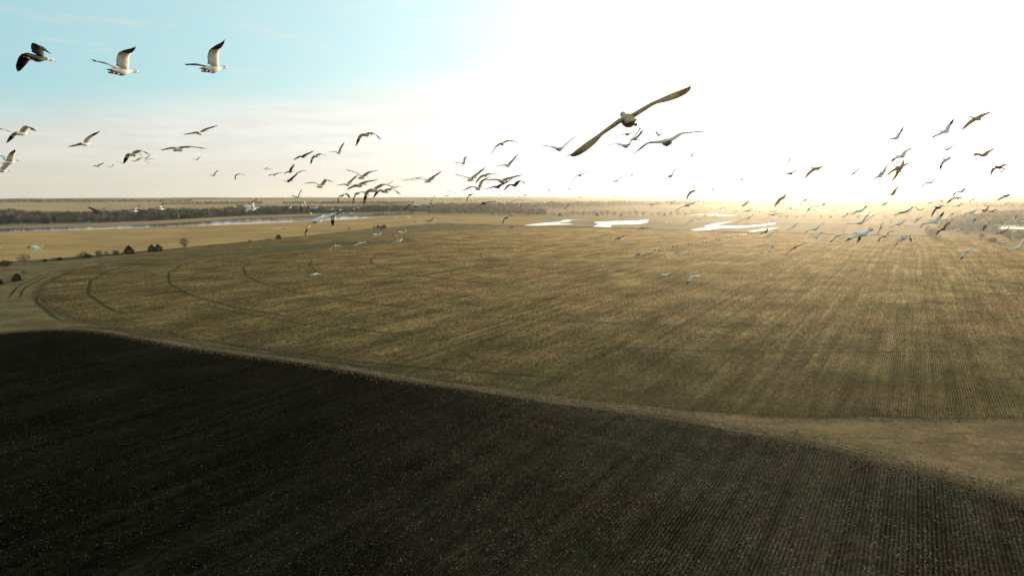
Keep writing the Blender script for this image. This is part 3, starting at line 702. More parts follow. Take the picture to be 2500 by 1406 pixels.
# ragged tufts along the edges of the fields and the track
E_ = []
for line, n_, sd in ((LOW, 9000, 2.2), (ring, 9000, 2.0), (rd, 4000, 2.2)):
    L_ = np.array([(p.x, p.y) for p in line]); k = rg.integers(0, len(L_) - 1, n_ * 4); t_ = rg.uniform(0, 1, (n_ * 4, 1)); q = L_[k] * (1 - t_) + L_[k + 1] * t_ + rg.normal(0, sd, (n_ * 4, 2))
    q = q[frustum(q[:, 0], q[:, 1]) & (np.hypot(q[:, 0], q[:, 1]) < 700)]; E_.append(q[:n_])
stuff_obj('verge_tufts', 'ragged dry grass tufts along the field edges and the dirt track', *cards(np.concatenate(E_), .12, .32, .2, .6, 62, .5), straw('tuft', [(.30, .20, .10), (.19, .125, .06), (.07, .052, .026)], .35), 63, [.3, .4, .3])
A = Q[inside(Q[:, 0], Q[:, 1], upoly)]; A = A[rg.uniform(0, 1, len(A)) < .85 * fall(A[:, 0], A[:, 1], 170, 420)]
stuff_obj('corn_litter', 'straw-coloured leaf litter strewn over the olive pivot field', *litter(A, .22, .7, 44), S_up, 45, [.4, .4, .2])

GEESE = """
d;88;-10.21 15.51 66.89;9 -1 9 -12 -43 14 115 -24 -19;dark blue-phase goose with a pale head, leading the high trio from behind at far left
w;130;-7.59 13.99 66.35;12 4 -2 27 14 5 89 10 -29;white goose with black wingtips, middle bird of the high trio in the blue sky
w;127;-5.93 14.27 66.44;15 8 -9 23 12 12 84 14 -27;white goose with black wingtips, rightmost bird of the high trio in the blue sky
w;77;-17.42 25.29 66.12;8 4 -7 -3 -39 -21 44 -37 -21;pale goose with arched drooping wings near the left edge, below the dark goose
w;70;-29.50 40.74 67.61;0 3 1 5 0 -16 4 -21 -5;goose cut off by the left edge, only one drooping wing showing
w;86;-17.87 29.72 66.05;4 0 -15 4 3 -16 43 15 1;pale goose gliding alone above the small cluster, black wingtip raised to upper right
w;85;-13.84 31.62 66.64;-1 1 -8 3 -1 -13 24 10 -1;goose with a straight tilted wing line, above the flat-winged glider
w;107;-10.69 22.85 65.41;11 6 -4 4 -5 -3 3 -15 13;goose with long flat level wings and blackish tips, right of the left sky cluster
w;71;-15.79 29.58 65.60;16 0 -9 1 -42 -7 19 -32 -2;pale goose with drooping black-tipped wings, largest in the small left sky cluster
w;65;-20.15 28.37 65.24;16 8 3 36 6 -2 78 29 -26;white goose with near wing raised at the left edge, upper of the two crossing birds
w;65;-24.91 34.50 65.10;16 -5 -9 8 50 -7 42 33 4;white goose with raised black wingtip at the left edge, lower of the two crossing birds
w;29;-41.22 70.35 66.67;21 -4 -5 14 -3 -6 18 21 -1;tiny goose at the left end of the small sky cluster, one wing raised
w;26;-55.99 98.50 67.61;-3 4 -6 23 14 -14 12 51 -22;tiny goose second from left in the small sky cluster, wings in a shallow V
w;24;-54.33 98.35 68.17;-17 3 0 22 9 -16 -28 78 -20;tiny goose third from left in the small sky cluster, beside the big drooped wing
w;25;-46.71 87.85 67.96;16 -1 -9 8 4 -14 21 27 -11;tiny goose with thin flat wings, under the largest bird of the left cluster
w;20;-55.83 106.52 69.09;3 -2 -16 -11 -18 -17 38 -45 -26;tiny goose with a crooked wing, under the head of the cluster's largest bird
w;26;-45.75 88.52 68.32;11 3 -5 17 22 -18 20 37 -20;tiny goose with raised wings touching the big bird's black wingtip in the left cluster
w;28;-47.05 91.90 68.36;-12 0 -6 -2 -43 -19 1 -19 -12;small goose with drooped wings at the right end of the left sky cluster
w;14;-83.28 161.93 70.86;7 2 -3 9 8 -19 10 10 -26;tiny goose hanging lowest at the right end of the left sky cluster
w;27;-34.98 78.69 67.66;12 7 -6 20 0 -22 43 6 -25;small solitary goose with a wavy wing line, below the flat-winged glider
d;49;-28.28 47.75 62.79;11 5 0 19 27 -13 18 17 -10;dark goose with wings in a V over the far left tan field and wood
w;42;-30.63 56.83 62.55;7 -4 -13 13 25 -13 70 18 0;white goose with one black wingtip raised, over the left wood, middle of three
w;39;-25.93 51.72 62.83;8 -6 -12 10 10 -24 107 6 -20;white goose with a narrow raised wing, rightmost of three over the left wood
w;32;-29.59 70.08 65.71;18 3 -11 14 16 -19 48 25 -10;small goose with one wing raised, low in the empty cream sky left of centre
w;33;-26.23 67.56 65.76;14 6 -12 -20 -66 -11 -4 -43 -6;small goose with arched drooping wings, low in the empty cream sky left of centre
w;24;-35.64 101.92 67.39;3 6 -4 32 6 -17 35 20 -25;small goose with wings lifted in a W, with another goose's wing behind it
w;21;-34.93 101.45 67.35;7 2 3 38 -54 -13 10 -12 -7;small goose partly hidden behind the W-winged goose
w;35;-20.73 61.64 65.57;16 2 -5 5 -11 6 13 2 -2;small goose with flat wings, below and left of the raised-wing goose
d;54;-12.53 42.51 66.16;16 2 -11 1 -12 0 13 12 -3;dark goose with a straight diagonal wing line, upper left of the middle flock
w;50;-12.42 45.00 66.31;17 0 -16 -11 -53 -12 7 -38 -8;goose with drooped angular wings, just right of the dark diagonal goose
w;53;-10.71 43.96 66.47;16 7 -10 16 12 -13 62 35 -18;goose with one level and one upright wing, highest right of the dark diagonal goose
d;40;-17.93 57.05 65.68;23 1 -19 8 6 -15 49 26 -7;brownish goose with one wing upright, upper of the stacked pair left of centre
d;34;-21.23 70.68 66.06;-14 -3 -10 -18 -48 -35 14 -18 -8;brownish goose with drooped near wing, middle of the stacked pair left of centre
d;41;-16.56 52.71 64.95;19 -1 -15 -28 39 -9 25 25 -1;brownish goose with long neck, lowest of the stacked birds left of centre
w;74;-5.98 29.34 66.37;18 0 -10 -3 -53 -13 -7 -52 -15;large goose with arched wings drooping both sides, alone high in the middle sky
w;70;-7.69 28.36 64.27;11 2 3 21 -10 -15 58 -12 -33;white goose with wavy wings and one black tip, above the wood left of centre
w;79;-6.09 28.75 64.63;16 4 4 27 11 -12 41 12 -20;grey-backed goose with both wings high in a wide V, over the middle flock
w;59;-9.38 40.32 64.46;19 0 -13 11 8 -8 35 26 -2;goose with one wing level and the other raised steeply, beside the wide-V goose
w;76;-6.38 29.58 64.31;25 1 -12 1 -7 -2 9 -2 12;goose with a long S-shaped wing line and its head showing, under the wide-V goose
w;99;-4.41 22.71 64.10;14 4 -12 -10 -61 -13 17 -33 -4;largest goose of the middle knot with black fanned wingtip and long drooped wing
w;72;-5.37 29.85 64.07;23 0 -5 9 -45 -16 8 -40 0;goose with wide arched drooping wings, right below the middle knot's largest bird
w;32;-12.60 77.35 64.65;-12 1 -1 -3 -26 -17 3 -37 -14;goose half hidden behind the fanned black wingtip, far wing drooping
w;31;-13.47 76.70 64.91;12 1 -9 7 6 -17 13 29 -20;goose mostly hidden behind the knot's largest bird, thin wing raised
w;20;-19.09 109.63 64.38;31 0 -24 -25 -39 -14 8 -1 -22;goose mostly hidden between two arched birds, only a dark wingtip hanging down
w;43;-10.51 43.55 63.84;23 5 -19 -2 -63 -12 5 -73 -12;white goose with black tips hanging like a horseshoe, straddling the horizon
w;57;-8.42 38.40 63.98;23 4 -15 -24 -62 -13 -3 -52 -3;white goose with folded black-tipped wings, right of the horseshoe-winged goose
w;37;-18.04 59.25 63.65;23 5 -15 24 22 2 54 34 -6;white goose with a black-tipped wing upright, at the horizon left of the river bend
w;16;-41.29 142.59 62.73;27 -1 -8 16 26 -14 29 39 -13;small white goose just above the wood, right of the upright-winged horizon goose
w;15;-44.44 151.41 62.08;14 0 -15 -3 -13 -16 15 22 -17;small white goose with sunlit breast, in the cluster over the wood
w;18;-29.41 102.34 62.31;44 -3 -16 11 16 -9 37 45 -6;small white goose with a black raised wingtip, in the cluster over the wood
w;37;-15.30 50.97 63.13;-2 -4 -17 -27 -29 -14 38 -88 -19;goose with a black drooping wingtip and a bright vertical wing, over the wood
d;16;-37.66 125.12 61.47;43 -6 16 -17 -43 -15 -44 -64 -19;small goose with black wingtip hanging straight down, over the wood
w;41;-16.39 58.42 62.74;10 0 -9 6 13 -4 21 19 -11;white goose with one black tip raised right, over the middle of the wood
d;27;-18.20 57.02 62.78;3 0 -15 -7 -55 -12 48 -93 -21;dark goose with drooping wings over the left part of the wood
w;58;-10.79 29.05 63.33;19 3 15 7 -14 -14 123 31 -29;big white goose with outstretched neck and black tips over the left wood
w;25;-32.00 84.42 61.84;4 -3 -11 -10 -56 -13 3 -63 -27;small white goose with drooped black tips, directly under the big long-necked goose
w;31;-13.62 52.26 62.75;46 -3 -8 3 1 -29 28 3 -8;white goose with stretched neck and blackish wing, just above the huge diving goose
w;12;-46.68 192.49 60.39;9 0 -7 1 -3 -17 19 -10 -23;tiny white goose with a dark wingtip over the wood, left of the bridge
w;23;-22.32 99.15 61.76;18 0 -7 6 -14 -14 12 13 -11;small white goose over the wood, overlapping the sunlit-breasted goose
w;25;-20.55 93.98 62.04;17 0 -5 5 -12 -14 9 9 -11;white goose with a sunlit breast over the wood, left of the bridge
d;24;-20.75 103.06 61.84;-1 1 -7 13 -10 -16 4 24 -21;small dark goose with a flat wing over the wood near the bridge
d;21;-18.18 104.54 62.41;-6 2 0 17 5 -14 -36 75 -19;small dark goose with wings in a shallow V, over the wood above the bridge
w;120;-5.20 18.80 63.29;8 7 -9 -18 -49 19 8 3 3;huge white goose banking over the river with black-tipped wing hanging far down
w;41;-8.11 32.08 63.05;48 0 -21 -13 -63 -11 18 -43 -35;white goose behind the huge banking one, its black wingtip pointing straight down
w;16;-35.53 145.35 59.84;11 0 -4 -4 -15 -16 1 -10 -17;small white goose tucked under the huge goose's spread wing
w;20;-26.49 116.16 60.63;13 0 2 10 11 -16 7 3 -17;small white goose flying over the river just right of the huge goose's wingtip
w;26;-22.50 78.66 61.62;15 -1 -1 48 -41 -11 18 20 -6;small white goose with flat wings skimming the lower edge of the wood
d;14;-36.40 155.16 60.02;1 0 -10 4 1 -16 49 -38 -23;small dark goose touching the huge goose's black wingtip
w;28;-13.79 90.51 65.53;2 2 -3 25 7 -16 7 45 -19;small goose with wavy wings, left end of the wing-to-wing chain
w;31;-10.89 77.41 65.44;11 0 -9 -1 -5 -16 15 -3 -23;small goose with flat wings, second in the wing-to-wing chain
w;29;-11.00 83.81 65.76;3 -1 -10 -12 -48 -15 -3 -33 -18;small goose with a thin wing hanging, third in the wing-to-wing chain
w;67;-3.93 33.41 64.56;32 8 -7 13 11 -9 25 22 8;goose with one long wing raised right, right end of the wing-to-wing chain
w;28;-11.77 79.95 62.85;8 -1 -13 -11 -18 -15 29 -39 -22;white goose behind the bright blue-white one, black tip showing
w;69;-3.97 29.72 63.46;19 1 -5 15 -35 -14 9 -46 -23;large bluish-white goose with a square black wingtip drooping, over the end of the bridge
w;37;-6.95 61.07 63.31;19 4 -10 16 14 -18 57 31 -28;goose with one wing upright, just under the horizon above the bridge end
w;26;-9.78 87.74 62.60;16 0 -3 16 -44 -14 3 1 -10;small dark-winged goose right of the bluish-white one
w;43;-3.31 48.54 65.98;20 3 -7 20 -6 -18 77 28 -43;small lone goose with one thin upright wing, high left of the big V pair
w;26;-15.08 91.65 60.72;15 1 -5 12 14 -16 15 26 -19;small white goose over the golden field just below the river mouth
w;20;-15.77 107.44 60.23;2 1 1 9 9 -14 -39 62 -22;small white goose with dark tips, over the field right of the river mouth
d;28;-9.15 78.04 60.86;34 -2 -9 10 15 -11 27 32 -8;dark goose with raised wings crossing a white one over the golden field
w;40;-7.05 63.49 61.24;0 1 -11 20 24 -14 41 38 -24;white goose with one thin wing raised, over the golden field behind the dark one
w;23;-14.26 108.16 59.40;1 1 1 1 -29 -17 0 -33 -12;small goose with a drooped black wing, chained with another over the golden field
w;13;-26.78 186.06 55.60;12 0 -11 -2 -10 -16 10 11 -20;small white-breasted goose with flat dark wings over the golden field
w;26;-7.05 90.73 60.10;-4 -2 -16 -23 -37 -12 11 -47 -19;white goose with a black hanging wingtip, alone over the golden field
w;76;-0.43 32.39 66.20;1 0 -16 -15 -44 -10 6 -27 -20;goose seen from behind with arched wings, alone high left of the giant goose
w;70;-0.17 35.23 65.34;21 4 -14 10 8 -14 33 29 -20;goose with one wing raised steeply, in bare sky below the arched lone goose
w;95;1.77 26.25 65.59;23 1 -4 22 9 -16 40 25 -17;goose seen from behind with wings in a wide V, left of the giant goose's wingtip
w;84;-1.63 28.45 64.53;25 5 -3 17 17 -14 36 31 -12;large goose with both wings raised in a V, left half of the mid-sky pair
w;65;-1.36 36.38 64.87;23 0 -13 -11 -33 -9 -3 -22 -5;goose with drooped dark wing, tucked right of the raised-V goose
w;79;-1.34 28.36 64.17;18 1 -6 14 -19 -19 65 14 -23;white goose with a curled raised wing, lower middle of the mid-sky group
w;96;-0.34 26.00 64.41;20 -2 -3 11 -1 0 16 11 1;grey-blue-backed goose with very wide spread wings, upper right of the mid-sky group
d;75;-0.65 32.77 64.26;20 1 -11 -1 -2 -17 11 17 -11;dark goose with straight diagonal wings, just under the grey-blue-backed goose
d;59;0.15 33.86 64.35;29 2 -10 9 -36 -19 29 -37 -22;dark goose with long neck and humped wing, right of the mid-sky group
w;43;1.08 58.63 63.77;21 -1 -14 7 -8 -11 29 21 -7;goose with diagonal dark-tipped wings touching the horizon right of the mid-sky group
w;24;-1.46 84.09 63.69;13 3 -5 39 -61 -15 25 -12 -10;small goose with one humped wing, lower bird of a pair above the horizon
w;26;-0.64 91.76 63.96;15 1 -5 9 -4 -16 17 -4 -24;small goose with wavy wings, upper bird of a pair above the horizon
d;42;-3.26 55.06 63.82;25 1 -18 -24 -60 -12 -1 -20 -10;dark goose with one black wing hanging straight down across the horizon
w;22;-9.21 102.57 64.21;5 0 -8 -12 -48 -14 7 -57 -19;small goose with arched wings, topmost of a knot of four at the horizon
w;35;-6.42 70.54 63.68;9 3 -14 17 4 -16 42 22 -21;small goose with one raised wing, lower left of a knot of four at the horizon
w;24;-7.48 92.45 63.95;14 -1 -11 -11 -48 -14 5 -38 -22;small goose with arched wings, right side of a knot of four at the horizon
d;20;-8.58 112.06 63.50;2 -1 -9 -11 -37 -14 16 -56 -19;small dark goose with arched wings, lowest right of a knot of four at the horizon
d;19;-8.35 110.25 62.97;1 0 -10 2 -1 -13 53 -52 -21;small dark goose with flat wings, directly under the horizon knot
d;9;-18.33 268.49 61.44;14 0 -2 1 -6 -16 4 -4 -17;tiny dark goose seen edge-on below the horizon, right of the flat-winged small one
w;22;-5.13 99.30 62.88;2 0 -7 2 -2 -14 42 -50 -20;small pale goose with flat wings, just below the horizon behind the black-winged goose
d;60;-1.55 38.96 63.41;21 2 -9 -20 -25 4 0 -10 -6;big dark goose with a long black wing drooping left, below the horizon at centre
w;26;-2.10 87.22 62.99;19 2 2 -2 -46 -15 -9 -37 -11;small goose with a black drooping wingtip, behind the big dark goose's wing
w;29;-0.12 73.91 62.94;26 -2 -9 -36 54 -12 18 20 -8;small white goose against the pale far fields, lower of two
w;19;1.73 124.88 62.70;20 0 -5 4 -9 -16 9 9 -15;small goose with thin raised wing against the pale far fields, upper of two
w;24;0.67 77.51 62.54;16 0 -21 -8 -42 -12 54 -60 -23;small turquoise-white goose with detached black wingtip, over the middle wood
d;38;-0.45 57.86 61.93;29 1 -20 -14 -58 -13 8 -29 -14;dark blue-grey goose with a drooped wing over the middle pasture, left of the narrow pond
w;61;3.73 38.66 64.94;3 -3 -13 -19 -55 -31 13 -25 -11;goose seen from behind with arched wings, in clear sky below the V-winged goose
w;43;8.28 55.68 64.88;-8 1 -11 -17 41 -23 23 31 -15;small goose with raised wings in a V, clear sky under the giant goose
w;40;9.41 55.23 65.32;22 0 -13 4 -45 -17 21 -29 -30;small goose with one curled wing, clear sky right of the small V goose
w;44;3.08 57.96 64.18;18 -1 -18 2 -6 -17 30 27 -13;goose with dark straight wings raised right, above the horizon right of centre
w;28;5.21 88.22 63.82;23 0 -8 5 -9 -16 13 15 -15;small goose with flat thin wings, under the straight-winged dark-tipped goose
d;32;5.68 69.82 64.36;26 1 -14 11 -20 -16 41 -10 -28;dark-bodied goose with one curled wing, above the horizon right of centre
w;24;8.46 100.36 63.97;3 1 -1 -4 -51 -17 -4 -45 -13;small goose with an arched wing, under the curled-wing dark-bodied goose
w;27;8.65 89.17 63.36;33 -1 -6 13 26 -14 24 34 -14;small goose with wings in a V sitting right on the horizon line
w;21;8.34 111.90 62.78;10 1 -4 15 18 -15 -8 66 -19;small goose with wings in a V just under the horizon line
w;34;8.30 68.45 64.66;8 -3 -11 -11 -65 -28 8 -22 -11;small goose with arched wings, touching the tip of another V-winged goose
w;21;12.65 111.18 64.27;10 1 -2 22 28 -14 -8 78 -18;small goose with wings in a V, under the arched small goose
w;24;9.48 108.01 65.63;13 0 -1 17 2 -18 13 16 -14;tiny goose with wavy wings, beside the hanging wing of the arched goose
w;24;10.76 100.71 65.51;8 1 0 7 -39 -17 3 -31 -15;tiny goose with symmetrical arched wings, high right of the wavy-winged tiny one
w;11;16.30 232.55 67.35;22 0 0 13 18 -16 13 17 -17;tiny faint goose, rightmost of four in the line right of the dark long-necked goose
w;19;8.00 135.19 65.86;17 0 -4 7 6 -16 11 13 -19;tiny faint goose, third of four in the line right of the dark long-necked goose
w;7;16.39 361.79 68.65;18 0 -8 3 -5 -16 12 15 -17;tiny faint goose, second of four in the line right of the dark long-necked goose
w;20;4.19 121.31 65.51;10 0 -6 -8 -36 -16 -2 -22 -17;tiny arched-wing goose, first of four in the line right of the dark long-necked goose
w;22;15.85 108.53 64.12;16 -1 -6 -4 -46 -17 0 -21 -19;small goose with arched wings, above another in the pair over the far flats
w;25;13.11 89.57 63.53;47 -1 -11 8 18 -12 29 37 -11;small goose with one raised wing, lower of the pair over the far flats
w;24;16.51 102.37 64.08;16 1 -6 2 -42 -16 3 -14 -14;small goose with a flat arched wing, right of the pair over the far flats
d;30;4.18 74.56 63.01;13 -9 0 3 -79 -34 -11 -16 -7;small dark goose with arched wings over the distant wood, before a thin pond
d;19;7.73 126.79 62.06;24 -1 7 -4 30 -15 3 -1 -11;small dark goose crossing the arched one over the distant wood
w;25;6.00 78.36 62.24;53 -4 -14 -3 24 -5 35 28 0;pale turquoise goose with a dark raised wingtip, at the end of the thin pond
w;32;11.96 78.23 60.66;-6 -1 -9 16 4 -17 10 48 -15;goose flying over the white square-ended pond, one wing raised
b;341;1.30 7.94 64.80;1 9 -15 -23 -20 -10 14 8 -14;giant brown goose seen from behind with long diagonal wings, biggest bird in the sky
w;180;2.92 13.38 64.94;1 0 -9 6 -31 -30 22 -9 -15;second largest goose, grey-backed with arched wings, right below the giant one
w;74;5.72 35.12 66.84;23 0 -9 1 -12 -16 11 13 -17;goose with a straight thin wing line, directly below the giant goose
w;47;7.28 42.08 67.10;61 -5 -10 3 22 -5 27 33 -4;goose with a raised wing, between the straight-winged goose and the grey-backed ones
w;105;4.00 24.80 65.61;29 4 -5 18 -1 -15 47 44 -2;grey goose with a long level wing, left of the second largest goose
w;43;9.69 46.85 67.73;32 -1 2 62 -53 -15 32 -6 -6;small goose peeking above the second largest goose's wing
w;55;12.00 47.22 66.43;8 2 -13 12 -21 -17 32 -1 -19;goose with spread wings, below the second largest goose's right wingtip
w;63;8.46 37.57 64.85;36 1 -25 -10 -21 -15 42 4 -30;goose with a steep diagonal thin wing line, alone in the glare at centre right
w;19;31.40 109.81 72.68;10 -1 -10 -6 -11 -11 -50 77 -17;faint bleached goose beside the sun glare, nearest the second largest goose
w;7;125.23 389.60 98.77;7 0 0 8 7 -17 8 5 -16;faint bleached speck of a goose high in the sun glare
w;16;47.44 156.68 71.13;-2 0 -10 12 -1 -22 22 30 -15;faint bleached goose with a small raised wing, in the sun glare
w;7;113.69 354.07 76.15;6 0 -9 4 -6 -17 13 19 -16;faint brown goose body with wings lost in the sun glare
w;55;14.94 45.75 64.82;34 1 -13 -4 -23 -15 25 -14 -22;bleached goose with a long wavering wing line, low in the sun glare
w;12;74.06 211.61 73.01;-6 -2 -23 -14 -31 -15 12 25 -14;dark sliver of a goose wing in the sun glare
w;10;89.39 268.00 74.56;7 0 -3 3 -9 -17 5 -2 -16;flat faint sliver of a goose in the sun glare
w;8;116.53 323.13 79.01;2 0 -10 4 -7 -18 15 22 -16;pinkish bleached goose body, right side of the sun glare
b;41;12.91 50.24 64.04;-29 4 -14 -28 -53 -3 0 -12 5;brown goose with arched wings above the glowing horizon
b;44;16.73 58.77 64.13;-3 -1 -16 11 13 -16 39 37 -15;brown goose with one upright wing above the glowing horizon
w;69;9.39 37.40 63.31;32 0 -12 -9 -22 -16 8 13 -9;round-bodied goose with dark straight wings, over the pale flats right of centre
w;25;17.14 95.87 62.08;9 0 -15 -14 -26 -14 26 -36 -18;small dark goose with arched wings over the pale flats above the tree row
d;34;15.11 75.79 62.65;18 0 -10 4 -3 -16 13 23 -18;small dark goose with wings tilted, over the flats, crossing its neighbour
d;32;16.10 78.57 62.69;19 -1 -9 -21 -42 -18 -6 -16 -14;small dark goose with arched wings, over the flats, crossing its neighbour
w;30;18.43 80.99 62.89;-3 0 -5 17 -18 -24 13 15 -16;small goose with wavy wings over the flats, upper of two overlapping
w;33;17.91 78.49 62.69;21 0 -4 6 -27 -17 4 -1 -15;small goose with flat wings over the flats, lower of two overlapping
w;25;24.84 98.44 62.47;25 0 -6 40 -32 -17 22 27 -13;small goose half behind the round-bodied goose over the flats
d;30;24.05 72.37 62.73;-6 2 -15 -37 56 -26 24 35 -15;small dark goose with one wing raised, under the brightest horizon
w;34;22.17 73.30 62.44;17 0 -12 -24 -54 -15 1 -41 -16;goose with arched wings, one dark and one sunlit, over the flats
d;29;29.22 86.89 61.63;4 1 -5 -11 43 -22 20 25 -15;small dark goose with raised wing over the long thin pond's right end
w;25;32.80 102.07 61.26;4 0 -6 -12 -38 -17 -4 -27 -16;small pale goose with a dark wingtip, over the right end of the thin pond
w;18;44.48 143.71 59.80;13 0 0 18 -15 -20 8 6 -15;tiny pale goose just above the long thin pond
w;8;93.00 309.57 54.71;11 0 7 8 5 -17 0 -14 -16;tiny white goose left above the long thin pond
w;22;35.95 101.89 61.14;21 0 12 50 -47 -19 0 -6 -13;small white goose with a dark lowered tip, right of the long thin pond
d;40;24.47 65.49 61.89;35 3 -16 14 24 -16 45 41 -22;dark goose with one upright wing, over the pale flats below the bright horizon
w;34;28.77 76.19 61.64;-1 0 -2 8 6 -16 10 9 -15;pale goose directly behind the dark upright-winged one
d;20;47.08 126.06 60.49;3 0 -3 -3 -21 -17 1 -14 -16;small dark goose flying just above the upright-winged one
w;31;14.66 78.19 61.44;20 0 -12 -12 -36 -16 8 -20 -20;white goose with dark tips, over the pasture above the square-ended pond
w;28;20.14 89.52 60.06;6 0 5 21 -9 -21 5 1 -15;white goose with spread wings, upper of two crossing right of the square-ended pond
w;23;20.49 91.52 59.84;18 1 -19 27 -78 -16 20 23 -12;white goose crossing another, right of the square-ended pond
w;43;15.13 58.68 61.64;13 -4 -17 -21 -32 -20 2 -16 -23;pale goose with long drooped wing, between the square-ended and zigzag ponds
d;36;12.80 68.65 60.52;6 -3 -10 -20 -46 -22 -5 -14 -15;small dark goose with a thin drooped wing, just below the square-ended pond
w;24;31.88 96.49 60.27;-4 0 -8 -18 -32 -13 8 -49 -14;white goose with drooped wings, upper right of the zigzag pond
w;28;28.19 83.29 60.92;8 1 -8 50 -38 -22 28 36 -14;white goose with a raised dark tip, upper right of the zigzag pond
w;24;39.61 106.85 59.92;8 0 2 19 -18 -21 5 2 -16;faint pale goose with flat wings, above the zigzag pond's right end
d;24;38.08 101.36 59.67;16 0 -1 33 -41 -20 9 9 -15;small dark goose flying over the right tip of the zigzag pond
d;32;23.96 65.73 60.31;1 0 -19 -9 -16 -10 55 -54 -14;small dark goose with flat wings, below the lower small pond
w;32;28.95 77.61 59.41;-10 -2 -18 -11 -22 -13 8 17 -13;white goose with diagonal wings, below the lower small pond
w;37;28.53 70.75 60.44;0 -1 -20 -10 -9 -13 33 4 -14;white goose with two black tips, left of the larger black-tipped goose
w;59;19.57 45.00 61.61;14 1 -16 8 -24 -20 34 14 -15;large white goose with thick black wingtips, over the right-hand tan field
w;44;24.32 55.67 60.39;-6 1 -13 11 1 -18 32 16 -8;white goose with dark tips, directly below the thick-tipped goose
w;37;21.37 57.68 59.11;-23 -10 -12 8 6 1 17 27 11;white goose with one thin upright wing, alone low over the field right of the pivot
d;58;18.42 45.25 60.42;30 0 -20 -23 -30 -15 4 9 -21;dark goose with thin straight wings, alone low over the right field
w;36;15.36 67.67 58.02;14 -3 -13 -18 -44 -17 -9 -20 -23;white goose with arched wings right of the pivot machine, left of a pair
w;33;16.67 67.33 58.17;-8 -2 -11 -16 -34 -23 5 -43 -13;white goose with black drooping tips right of the pivot machine, right of a pair
d;29;15.95 81.39 56.84;-5 -1 -2 12 -17 -33 11 11 -16;dark goose flying low across the white tank of the pivot machine
w;41;13.25 59.63 56.94;19 0 -11 15 -40 -17 14 17 -14;white goose with straight wings low over the mid field, left of the low pair
w;54;10.88 41.33 59.00;-9 -5 -11 -32 -40 -27 -7 -34 -17;white goose with black drooped tip over the mid field, right of low pair
d;46;7.47 48.72 60.83;20 1 -18 -13 -36 -16 -3 3 -41;dark goose with a white head and thin curved wings, below the square-ended pond
w;36;24.73 62.14 62.54;22 0 -2 14 -86 -16 -11 -21 -14;white goose with bright flat wings and hanging dark tips, under the bright horizon
b;46;18.83 49.09 63.54;-27 1 -15 -41 -46 6 5 17 -1;brown goose with thin steep wings, left of a pair at the glowing horizon
b;30;29.37 75.72 63.24;17 2 -15 33 -68 -18 32 1 -15;brown goose with one curled wing, right of a pair at the glowing horizon
w;44;23.42 55.96 63.38;16 -1 -18 -13 -56 -26 24 -20 -14;goose with a bent wing, one dark tip hanging, crossing the glowing horizon
w;54;22.70 51.00 63.12;26 0 -22 -14 -14 -11 19 19 -25;round-bodied goose with straight diagonal wings under the glowing horizon
w;48;22.62 53.38 62.70;32 3 -27 -39 -55 -12 8 -10 -20;white goose with a long hanging black tip, under the straight-winged round goose
w;26;36.60 85.28 61.78;23 0 -6 11 -94 -16 -9 -19 -14;white goose half hidden behind the straight-winged round goose's wing
w;4;200.47 519.09 52.27;-15 0 0 9 6 -19 8 5 -15;tiny turquoise speck of a goose left of the bright flat wings
w;27;39.11 95.60 60.72;9 0 -2 15 -34 -20 4 -1 -16;pale goose with one bright flat wing, over the row of far bushes
w;12;84.66 183.07 59.31;-7 1 -14 -12 -23 -10 30 -41 -12;tiny goose with a detached dark tip, left of the thin white far pool
w;47;26.09 52.51 62.57;-9 -2 -15 -6 -14 -11 2 27 -11;white goose with a sunlit straight wing, upper of two near the thin far pool
w;26;41.39 86.48 61.14;-1 -1 -18 -3 -4 -9 59 -37 -12;white goose with sunlit wings, lower of two near the thin far pool
d;27;48.22 91.04 62.33;-8 0 -4 18 28 -17 22 38 -14;dark goose with wings in a clean V just under the horizon, right of the glow
w;68;18.69 37.42 62.35;51 3 -17 8 8 -16 44 27 -21;big white goose with one level and one raised wing, over the right field edge
w;42;31.35 60.91 61.88;43 -1 -25 -22 -29 -14 19 -9 -31;white goose with dark drooped tip, overlapping the big raised-wing white goose
w;17;70.89 147.22 57.49;-3 0 -1 5 1 -13 11 -9 -14;faint pale goose just left of the big raised-wing goose's wingtip
w;52;21.24 45.41 61.17;-3 -3 -17 -35 -23 -20 -3 -14 -1;white goose with arched wings, over the right field below the thick-tipped goose
w;71;14.48 28.88 62.25;-13 2 -11 -16 -11 -9 6 -4 20;white goose with long sunlit diagonal wings, in the crossing knot over the right field
d;54;21.30 42.57 61.34;9 3 -23 -68 -21 -48 17 21 -14;dark goose crossing the long sunlit white one, one wing straight down
w;32;34.93 71.52 59.39;18 0 -12 35 -71 -19 16 20 -14;pale goose flying half hidden in the crossing knot over the right field
w;48;29.57 56.55 60.59;8 0 -24 -7 -1 -18 32 44 -16;white goose with an upright black-tipped wing, right of the crossing knot
w;48;24.84 46.39 61.03;53 -9 -24 8 -65 -33 49 -18 -14;white goose with a bright head and curled black tip, right of the upright-winged goose
w;48;23.87 42.53 61.15;0 -14 -17 -25 -34 -21 -21 26 16;white goose with a black hanging tip, lowest right of the right-field group
w;36;27.79 49.08 60.91;-13 -3 2 -3 -85 -25 -12 -69 -13;white goose behind another, dark wingtip poking down to the right
w;52;29.41 44.92 60.20;3 -4 -17 -50 -45 -18 7 -1 15;white goose with arched wings and black tip, alone lowest over the far right field
w;37;44.03 62.04 59.49;-10 -4 -9 5 1 -4 15 16 3;white goose with wings spread, below the round bush near the right edge
w;64;33.00 45.36 60.33;14 0 -17 4 13 -14 35 45 -15;large white goose with dark tips entering at the right edge, lowest one there
w;53;22.41 40.13 62.83;67 0 -12 -9 -5 20 10 16 -12;white goose with a dark raised tip, left of the dark arched goose near the right
w;23;61.50 108.63 60.82;-6 -2 -10 4 -1 -14 12 26 -13;white goose tucked behind the dark-tipped white goose
